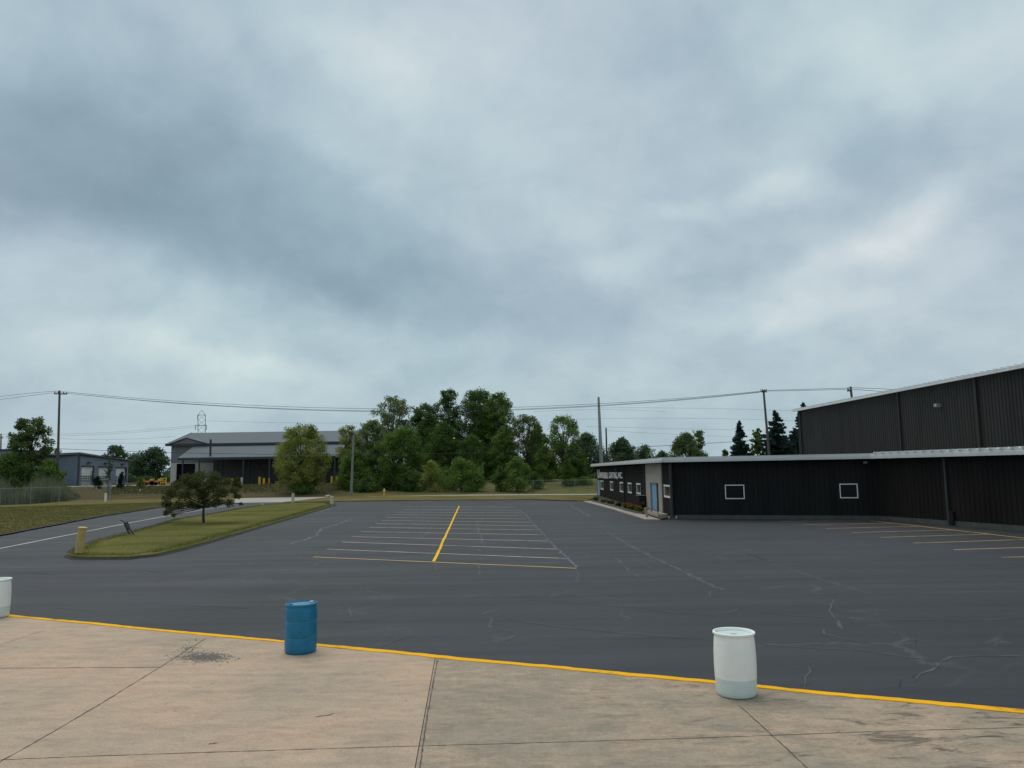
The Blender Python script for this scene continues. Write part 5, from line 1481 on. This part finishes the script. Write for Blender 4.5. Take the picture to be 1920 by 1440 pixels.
FL = ['upper of the two faint far wires rising to the lattice tower crossarm', 'lower of the two faint far wires rising to the lattice tower crossarm',
      'faint far wire crossing level just above the dock building, upper one', 'lowest faint far wire just above the roof of the dock building', 'faint far wire running right from the lattice tower over the grey roof',
      'faint far wire in the sky crossing the steel mast, third from the top', 'faint far wire crossing at the top of the thin dark pole, fourth from the top', 'highest faint far wire right of the steel mast',
      'lowest faint far wire between the steel mast and the spruces', 'short faint far wire crossing the steel mast, second from the top']
for (pl, tg), lab in zip(FARW, FL):
    wire('transmission_line', lab, pl, 0.035, M['far_wire'], 'far power lines near the lattice tower' if tg != 'c' else 'far power lines right of the grove', 300, 300)

# lattice tower
YT = 300.0
lt = thing('lattice_tower', 'far steel lattice power tower rising behind the large grey roof', 'tower', tuple(at(378, YT)))
def TV(px, py, dy): return V(px, py, YT + dy)
hwd = 1.6
body = MB()
cor = [(371.3, -hwd), (385, -hwd), (385.3, hwd), (371.0, hwd)]
lowz = 905; rr_t = 0.10
for px, dy in cor: body.tube([TV(px, lowz, dy), TV(px, 778, dy)], rr_t, 4); body.tube([TV(px, 778, dy), TV(378.5, 769, 0)], rr_t, 4)
lv = [778 + i * 9.5 for i in range(14)]
for a, b in zip(lv, lv[1:]):
    for (p1, d1), (p2, d2) in zip(cor, cor[1:] + cor[:1]):
        body.tube([TV(p1, a, d1), TV(p2, b, d2)], 0.05, 3); body.tube([TV(p2, a, d2), TV(p1, b, d1)], 0.05, 3)
for (p1, d1), (p2, d2) in zip(cor, cor[1:] + cor[:1]): body.tube([TV(p1, 778, d1), TV(p2, 778, d2)], 0.12, 4)
body.build('mast', M['steel'], lt)
ar = MB().tube([TV(366.5, 797.5, 0), TV(387.5, 797.5, 0)], 0.14, 4).build('crossarm', M['steel'], lt)
for px in (366.8, 387.2): MB().tube([TV(px, 797.5, 0), TV(px - .5, 806, 0)], 0.12, 5).build('insulator', M['galv'], ar)
ar = MB().tube([TV(371, 778, 0), TV(385.5, 778, 0)], 0.12, 4).build('crossarm', M['steel'], lt)
for px in (370.5,): MB().tube([TV(px, 778, 0), TV(px, 786, 0)], 0.12, 5).build('insulator', M['galv'], ar)

# ------------------------------------------------------------------ large grey building
YB = 150.0; zg = terr(150)
def BX(px, Y=YB): return raydir(px, 880).x * Y
def BZ(px, py, Y=YB): return V(px, py, Y).z
gb = thing('storage_building', 'large grey gabled warehouse with a long lean-to roof, left of the grove', 'building', (BX(319.5), YB, zg))
X0, X1 = BX(319.8), BX(654)
ze = BZ(390, 832.5); YR = YB + 11.5; zr_ = BZ(355, 811.8, YR)
XS = BX(400)                                # end of the pale grey block
hx0, hx1 = BX(331), BX(366); zo = BZ(340, 869.5); zbw = BZ(325, 868.5)
mb = MB(); A_, B_ = Vector((X0, YB, 0)), Vector((XS, YB, 0)); ins = (0, 200, 0)
wall(mb, A_, B_, zbw, ze, [], ins); mb.build('upper_wall', M['gb_wall'], gb)
mb = MB(); wall(mb, Vector((X0, YB - .03, 0)), Vector((XS, YB - .03, 0)), zg - .3, zbw, [(hx0 - X0, hx1 - X0, zg, zo)], ins); mb.build('block_wall', M['gb_block'], gb)
MB().box(((hx0 + hx1) / 2, YB + 1.5, (zg + zo) / 2), (hx1 - hx0 + 1, 0.1, zo - zg + .5)).build('opening', M['black'], gb)
mb = MB(); wall(mb, Vector((XS, YB, 0)), Vector((X1, YB, 0)), zg - .3, ze, [], ins, rib=0.9, depth=0.06); mb.build('front_wall', M['gb_dark'], gb)
for xx in (X0, X1):
    m_ = MB(); m_.quad((xx, YB, zg - .3), (xx, YB + 23, zg - .3), (xx, YB + 23, ze), (xx, YB, ze))
    n0 = len(m_.v); m_.v += [(xx, YB, ze), (xx, YB + 23, ze), (xx, YR, zr_ - .1)]; m_.f.append((n0, n0 + 1, n0 + 2)); m_.build('end_wall', M['gb_wall'], gb)
xa, xb = BX(311.3), BX(656)
ysl = YB - 0.6
m_ = MB(); th = 0.18
m_.quad((xa, ysl, ze + .05), (xb, ysl, ze + .05), (xb, YR, zr_), (xa, YR, zr_)); m_.quad((xa, YR, zr_), (xb, YR, zr_), (xb, YB + 23.6, ze), (xa, YB + 23.6, ze))
n_r = 60
for i in range(n_r + 1):
    x = xa + (xb - xa) * i / n_r; m_.tube([(x, ysl, ze + .07), (x, YR, zr_ + .02)], 0.035, 3)
m_.build('roof', M['gb_roof'], gb)
m_ = MB(); m_.box(((xa + xb) / 2, ysl - .08, ze - .12), (xb - xa, .16, .45)); m_.tube([(xa, ysl, ze), (xa, YR, zr_)], .12, 4)
m_.build('eave_trim', M['gb_trim'], gb)
# small gable at left
ga, gbx, gc = BX(319.5), BX(390), BX(351.5); zgp = BZ(351.5, 822)
m_ = MB(); n0 = 0
m_.v += [(ga, YB - .75, ze - .05), (gbx, YB - .75, ze - .05), (gc, YB - .75, zgp)]; m_.f += [(0, 1, 2)]
m_.build('gable', M['gb_wall'], gb)
m_ = MB(); m_.v += [(ga - .2, YB - .9, ze), (gc, YB - .9, zgp + .1), (gc, YB + 5.5, zgp + .1), (gbx + .2, YB - .9, ze)]; m_.f += [(0, 1, 2), (1, 3, 2)]
m_.build('gable_roof', M['gb_roof'], gb)
m_ = MB(); m_.tube([(ga - .2, YB - .92, ze + .02), (gc, YB - .92, zgp + .08), (gbx + .2, YB - .92, ze + .02)], .09, 4); m_.build('gable_trim', M['gb_trim'], gb)
# lean-to
YL = 142.0
xl0, xl1 = BX(333, YL), BX(634, YL); zl0 = BZ(400, 857.6, YL); zl1 = BZ(400, 834.5, YB - .05); xt0, xt1 = BX(365), BX(650)
m_ = MB(); m_.quad((xl0, YL, zl0), (xl1, YL, zl0), (xt1, YB - .02, zl1), (xt0, YB - .02, zl1))
for i in range(55):
    q = i / 54; m_.tube([(xl0 + (xl1 - xl0) * q, YL, zl0 + .03), (xt0 + (xt1 - xt0) * q, YB - .02, zl1 + .03)], 0.035, 3)
m_.build('lean_to_roof', M['gb_roof'], gb)
MB().box(((xl0 + xl1) / 2, YL - .02, zl0 - .22), (xl1 - xl0, .2, .42)).build('lean_to_beam', M['gb_trim'], gb)
m_ = MB(); m_.v += [(xl1 - .2, YL + .1, zl0 - .4), (xl1 - .2, YB, zl0 - .4), (xl1 - .2, YB, zl1)]; m_.f.append((0, 1, 2)); m_.build('lean_to_gable', M['gb_dark'], gb)
for px in (342, 373, 456, 505, 560, 627):
    x = BX(px, YL); MB().box((x, YL + .1, (zg + zl0) / 2), (.22, .22, zl0 - zg - .2)).build('column', M['gb_trim'], gb)
xs_ = BX(393.5, YL + 1); MB().tube([(xs_, YL + 1, zl0), (xs_, YL + 1, BZ(393.5, 824, YL + 1))], .2, 8).build('flue', M['gb_trim'], gb)
for px in (440, 520, 596): 
    x = BX(px); MB().box((x, YB - .12, zg + 2.0), (3.2, .1, 4.0)).build('door', M['gb_wall'] if px == 596 else M['gb_dark'], gb)
# yellow guard posts and stored goods
YP = 139.5
for i, (px, py0, py1, lab) in enumerate(((486.8, 910.5, 895, 'yellow guard post, left of the pair below the grey lean-to'), (495, 911, 897, 'yellow guard post, right of the pair below the grey lean-to'), (504.5, 907, 897, 'thin shorter yellow guard post beside the pair below the lean-to'),
                   (435, 909, 898, 'yellow guard post half hidden behind the island tree crown'), (453.5, 910, 896, 'pale yellow guard post right of the island tree crown'),
                   (622.3, 908, 894, 'yellow guard post, left one before the right end of the lean-to'), (630.5, 908, 895, 'leaning yellow guard post, right one before the right end of the lean-to'))):
    b = at(px, YP); b.z -= .1; tp = V(px + (1.5 if i == 6 else 0), py1, YP)
    post('guard_post', b, tp, 0.10 if i == 2 else 0.20, M['yellow'] if i != 4 else M['cream_post'], lab, 'guard post', 'yellow guard posts at the grey building')
def crate(px0, px1, py0, py1, Y, mat, name, label, cat):
    a, b = V(px0, py1, Y), V(px1, py0, Y); zb2 = terr(Y)
    t = thing(name, label, cat, ((a.x + b.x) / 2, Y, zb2))
    w2, h2 = b.x - a.x, b.z - zb2
    MB().box(((a.x + b.x) / 2, Y, zb2 + h2 * .5), (w2, 1.6, h2 * .96)).build('body', mat, t, bevel=.05)
    for q in (0.12, 0.5, 0.88):
        MB().box((a.x + w2 * q, Y - .86, zb2 + h2 * .5), (w2 * .06, .12, h2 * .98)).build('rib', M['dark_steel'], t)
    return t
crate(459, 476, 909, 894, 141, M['red'], 'skip', 'dark red skip standing under the grey lean-to', 'skip')
crate(424, 432, 909, 892, 141, M['dark_steel'], 'skip', 'small black bin under the grey lean-to behind the island tree', 'bin')
crate(633, 640, 906.8, 904.5, 139, M['white_dirty'], 'pallet', 'low white pallet at the foot of the leaning yellow guard post', 'pallet')
crate(551, 556, 906.5, 903.5, 141, M['white_dirty'], 'pallet', 'low white pallet behind the yellow-green oval tree', 'pallet')

# ------------------------------------------------------------------ grey-blue dock building
zq = terr(150)
CA = at(146.0, 150, 0); CB = at(239.5, 172, 0); CL = at(70, 158, 0)
db = thing('dock_building', 'grey-blue metal building with three white dock doors, behind the left utility pole', 'building', (CA.x, CA.y, zq))
zA = V(147, 850, 150).z; zB_ = V(239.5, 863.5, 172).z; LAB = (CB - CA).length
ztf = lambda s_: zA + (zB_ - zA) * s_ / LAB
def DW(px, py): return on_wall(CA, CB, px, py)
mb = MB(); dh = []
DD = [(152.5, 172.5, 876, 902), (184.8, 203.5, 877, 902.5), (217.2, 234.5, 878, 902.5)]
for x0, x1, y0, y1 in DD:
    a_, _ = DW(x0, 890); b_2, _ = DW(x1, 890); xm = (x0 + x1) / 2; _, z1_ = DW(xm, y0); _, z0_ = DW(xm, y1); dh.append((a_, b_2, z0_, z1_))
ins = CA + Vector((-20, 12, 0))
dD, nD = wall(mb, CA, CB, zq - .5, min(zA, zB_) - 0.0, dh, ins)
# sloping gable strip above
zmn = min(zA, zB_); a_, b_2 = CA, CB
mb.quad(P3(a_, zmn), P3(b_2, zmn), P3(b_2, zB_ + .02), P3(a_, zA))
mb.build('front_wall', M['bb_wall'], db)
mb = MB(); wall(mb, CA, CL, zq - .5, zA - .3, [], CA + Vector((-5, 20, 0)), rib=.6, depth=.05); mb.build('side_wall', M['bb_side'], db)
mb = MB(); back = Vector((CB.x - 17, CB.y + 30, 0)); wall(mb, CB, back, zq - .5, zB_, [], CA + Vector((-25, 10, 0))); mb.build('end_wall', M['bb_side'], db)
rm = MB()
pa, pb = CA + nD * .4 - dD * .4, CB + nD * .4 + dD * .4; pl2 = CL + Vector((-1, -.5, 0))
rm.v += [P3(pa, zA + .05), P3(pb, zB_ + .05), P3(CB + Vector((-17, 30, 0)), zB_), P3(CL + Vector((0, 30, 0)), zA), P3(pl2, zA + .05)]; rm.f.append((0, 1, 2, 3, 4))
rm.build('roof', M['gb_roof'], db)
tm = MB().tube([P3(pl2, zA - .1), P3(pa, zA - .1), P3(pb, zB_ - .05)], [.30, .30, .15], 4).build('roof_trim', M['gb_trim'], db)
tm = MB(); p = CA + nD * .05; tm.box((p.x, p.y, (zq + zA) / 2), (.35, .3, zA - zq), (dD, nD)); tm.build('corner_trim', M['gb_trim'], db)
for (a_, b_2, z0_, z1_) in dh:
    c_ = CA + dD * (a_ + b_2) / 2 - nD * .12; wd3 = b_2 - a_; hd3 = z1_ - z0_
    dr_ = MB().box((c_.x, c_.y, (z0_ + z1_) / 2), (wd3 - .01, .08, hd3 - .01), (dD, nD)).build('dock_door', M['white'], db)
    pn = MB()
    for r in range(3):
        for k_ in range(5):
            s2 = -wd3 / 2 + wd3 * (k_ + .5) / 5; zz = z0_ + hd3 * (0.07 + 0.135 * r)
            c3 = c_ + dD * s2 + nD * .045; pn.box((c3.x, c3.y, zz), (wd3 * .145, .03, hd3 * .095), (dD, nD))
    pn.build('door_windows', M['black'], dr_)
    c3 = CA + dD * (b_2 + .18) + nD * .12; MB().box((c3.x, c3.y, (z0_ + z1_) / 2), (.36, .3, hd3 + .3), (dD, nD)).build('door_jamb', M['gb_trim'], db)
    c3 = CA + dD * (a_ + b_2) / 2 + nD * .12; MB().box((c3.x, c3.y, z1_ + .18), (wd3 + .3, .3, .22), (dD, nD)).build('door_head', M['gb_trim'], db)
    c3 = CA + dD * (a_ + b_2) / 2 + nD * .10; MB().box((c3.x, c3.y, (zq + z0_) / 2 - .1), (wd3 + .2, .22, z0_ - zq - .25), (dD, nD)).build('dock_wall', M['gb_block'], db)
    c3 = CA + dD * ((a_ + b_2) / 2 + .4) + nD * .3; MB().box((c3.x, c3.y, z1_ + .9), (1.0, .5, .2), (dD, nD)).build('door_lamp', M['gb_trim'], db)
# pale building at left edge
Yp = 170; a_, b_2 = at(-70, Yp, 0), at(13.5, Yp, 0); zt_ = V(14, 844.5, Yp).z
pbz = thing('storage_building', 'pale blue-white building just showing at the left edge behind the cottonwood', 'building', (a_.x, a_.y, terr(Yp)))
MB().box(((a_.x + b_2.x) / 2, Yp + 6, (terr(Yp) + zt_) / 2), (b_2.x - a_.x, 12, zt_ - terr(Yp))).build('wall', M['bb_wall'], pbz)
MB().box(((a_.x + b_2.x) / 2, Yp + 6, zt_ + .15), (b_2.x - a_.x + .8, 12.8, .3)).build('roof', M['gb_trim'], pbz)
MB().box(((a_.x + b_2.x) / 2, Yp - .06, zt_ - 1.6), (b_2.x - a_.x - .6, .1, 1.0)).build('pale_band', M['white_dirty'], pbz)

# orange machines
def machine(px, py, label, w3, seed):
    b = at(px, 143); t = thing('loader', label, 'loader', tuple(b), 'orange machines in the far yard'); pr = random.Random(seed)
    MB().box((b.x, b.y, b.z + .72), (w3, 1.2, .32)).build('body', M['orange'], t, bevel=.08)
    MB().box((b.x + w3 * .18, b.y, b.z + 1.05), (w3 * .22, .8, .34)).build('cab', M['yellow'], t, bevel=.05)
    for q in (-.33, .33):
        MB().tube([(b.x + w3 * q, b.y - .75, b.z + .42), (b.x + w3 * q, b.y - .45, b.z + .42)], .40, 14).build('wheel', M['black'], t)
        MB().tube([(b.x + w3 * q, b.y + .75, b.z + .42), (b.x + w3 * q, b.y + .45, b.z + .42)], .40, 14).build('wheel', M['black'], t)
    MB().tube([(b.x - w3 * .4, b.y, b.z + 1.1), (b.x - w3 * .62, b.y, b.z + .45), (b.x - w3 * .75, b.y, b.z + .2)], [.1, .1, .25], 6).build('arm', M['orange'], t)
machine(281, 905, 'orange machine, left one parked right of the olive evergreen shrub', 2.5, 1)
machine(296, 905, 'orange machine, right one parked beside the yellow barrier', 2.6, 2)
# yellow barrier
yb_ = thing('barrier', 'yellow tubular barrier beside the left corner of the large grey building', 'barrier', tuple(at(309, 141)))
for px in (301, 306, 311.5):
    b = at(px, 141); MB().tube([b, b + Vector((0, 0, 1.45))], .11 if px > 310 else .05, 8).build('post', M['yellow'], yb_)
for z in (.5, 1.3):
    a_, b_2 = at(300, 141), at(312, 141); MB().tube([a_ + Vector((0, 0, z)), b_2 + Vector((0, 0, z))], .05, 6).build('rail', M['yellow'], yb_)

# ------------------------------------------------------------------ far trailer, tan building
def box_thing(name, label, cat, px0, px1, py0, py1, Y, mat, roof=None, dep=3.0):
    a_, b_2 = V(px0, py1, Y), V(px1, py0, Y); zb2 = terr(Y)
    t = thing(name, label, cat, ((a_.x + b_2.x) / 2, Y, zb2))
    return t, a_, b_2, zb2
t, a_, b_2, zb2 = box_thing('trailer', 'white box trailer glimpsed between the trees beside the forked tree', 'trailer', 1013, 1042, 872, 888, 190, M['white'])
MB().box(((a_.x + b_2.x) / 2, 190, (a_.z + b_2.z) / 2), (b_2.x - a_.x, 2.5, b_2.z - a_.z)).build('box', M['white'], t, bevel=.05)
for q in (.2, .3, .8):
    x = a_.x + (b_2.x - a_.x) * q; MB().tube([(x, 188.7, zb2 + .5), (x, 191.3, zb2 + .5)], .5, 14).build('wheel', M['black'], t)
MB().box(((a_.x + b_2.x) / 2, 190, zb2 + .95), (b_2.x - a_.x, 1.2, .25)).build('chassis', M['dark_steel'], t)
t, a_, b_2, zb2 = box_thing('shed', 'long low tan and orange shed behind the field, left of the office roof', 'shed', 1079, 1128, 875, 886.5, 178, M['tan_box'])
MB().box(((a_.x + b_2.x) / 2, 180, (zb2 + b_2.z) / 2), (b_2.x - a_.x, 4, b_2.z - zb2)).build('wall', M['gb_dark'], t)
MB().quad((a_.x - .3, 177.6, a_.z), (b_2.x + .3, 177.6, a_.z), (b_2.x + .3, 182, b_2.z + .1), (a_.x - .3, 182, b_2.z + .1)).build('roof', M['tan_box'], t)

# ------------------------------------------------------------------ chain-link fences
def fence(label, pts, h, step, group=None):
    t = thing('chain_link_fence', label, 'fence', tuple(pts[0]), group)
    pn = MB(); n = 0
    for A_, B_ in zip(pts, pts[1:]):
        pn.quad(A_, B_, B_ + Vector((0, 0, h)), A_ + Vector((0, 0, h)))
    pn.build('mesh_panel', M['fence'], t)
    for A_, B_ in zip(pts, pts[1:]):
        MB().tube([A_ + Vector((0, 0, h)), B_ + Vector((0, 0, h))], 0.018, 6).build('top_rail', M['galv'], t)
        k = max(1, int((B_ - A_).length / step))
        for i in range(k):
            p = A_.lerp(B_, i / k); MB().tube([p, p + Vector((0, 0, h + .08))], 0.035, 6).build('post', M['galv'], t)
    p = pts[-1]; MB().tube([p, p + Vector((0, 0, h + .08))], 0.045, 6).build('post', M['galv'], t)
fence('grey chain-link fence in front of the tall reeds on the left', [G(-90, 956, .05), G(0, 950.5, .05), G(110, 945.5, .05), G(207, 940.5, .05)], 2.1, 3.2)
fence('grey chain-link fence running back toward the dock building', [G(207, 940.5, .05), T(205, 930), T(201, 921)], 2.1, 4.0)
fence('chain-link fence before the field beside the forked tree', [T(905, 921.5), T(1000, 921), T(1078, 920.5), T(1118, 920)], 1.6, 5.5)
fence('dark rail fence in the yard before the dock building', [T(150, 914.5), T(238, 914)], 2.4, 3.8)
# rough undergrowth behind the fences
def thicket(label, px0, px1, Y0, Y1_, hpx_top, n, mat, seed, ls=0.3):
    g = np.random.default_rng(seed)
    Y = g.uniform(Y0, Y1_, n); px = g.uniform(px0, px1, n); X = (px - CX) / F * Y
    zt = np.array([terr(y) for y in Y]); hmax = hpx_top * (0.55 + 0.45 * np.sin(px * .11) * np.sin(px * .031 + 1))
    z = zt + g.uniform(0, 1, n) ** 1.2 * hmax
    pos = np.stack([X, Y, z], 1)
    nr = g.normal(size=(n, 3)); nr /= np.linalg.norm(nr, axis=1)[:, None]
    a = np.cross(nr, g.normal(size=(n, 3))); a /= np.linalg.norm(a, axis=1)[:, None]; b = np.cross(nr, a)
    s_ = (ls * g.uniform(.6, 1.4, n))[:, None]
    v = np.stack([pos - a * s_ * .5, pos + b * s_ * .3, pos + a * s_ * .5, pos - b * s_ * .3], 1).reshape(-1, 3)
    o_ = fast_mesh('undergrowth', v, 4, M[mat], None)
    return tag(o_, label, 'undergrowth', kind='stuff')
thicket('dark undergrowth under the trees left of the field', 645, 905, 118, 150, 4.0, 26000, 'leaf_dark', 801, .3)
thicket('dim scrub at the far side of the field', 900, 1125, 150, 175, 2.2, 16000, 'leaf_dark', 802, .4)
thicket('far scrub beyond the yard between the two left buildings', 236, 322, 215, 240, 3.0, 7000, 'leaf_far', 803, .6)
thicket('low brown weeds on the embankment before the grey building', 205, 640, 118, 134, 0.35, 16000, 'leaf_island', 804, .16)
thicket('far wooded horizon seen between the buildings', -200, 2100, 420, 520, 9, 40000, 'leaf_far', 805, 1.6)
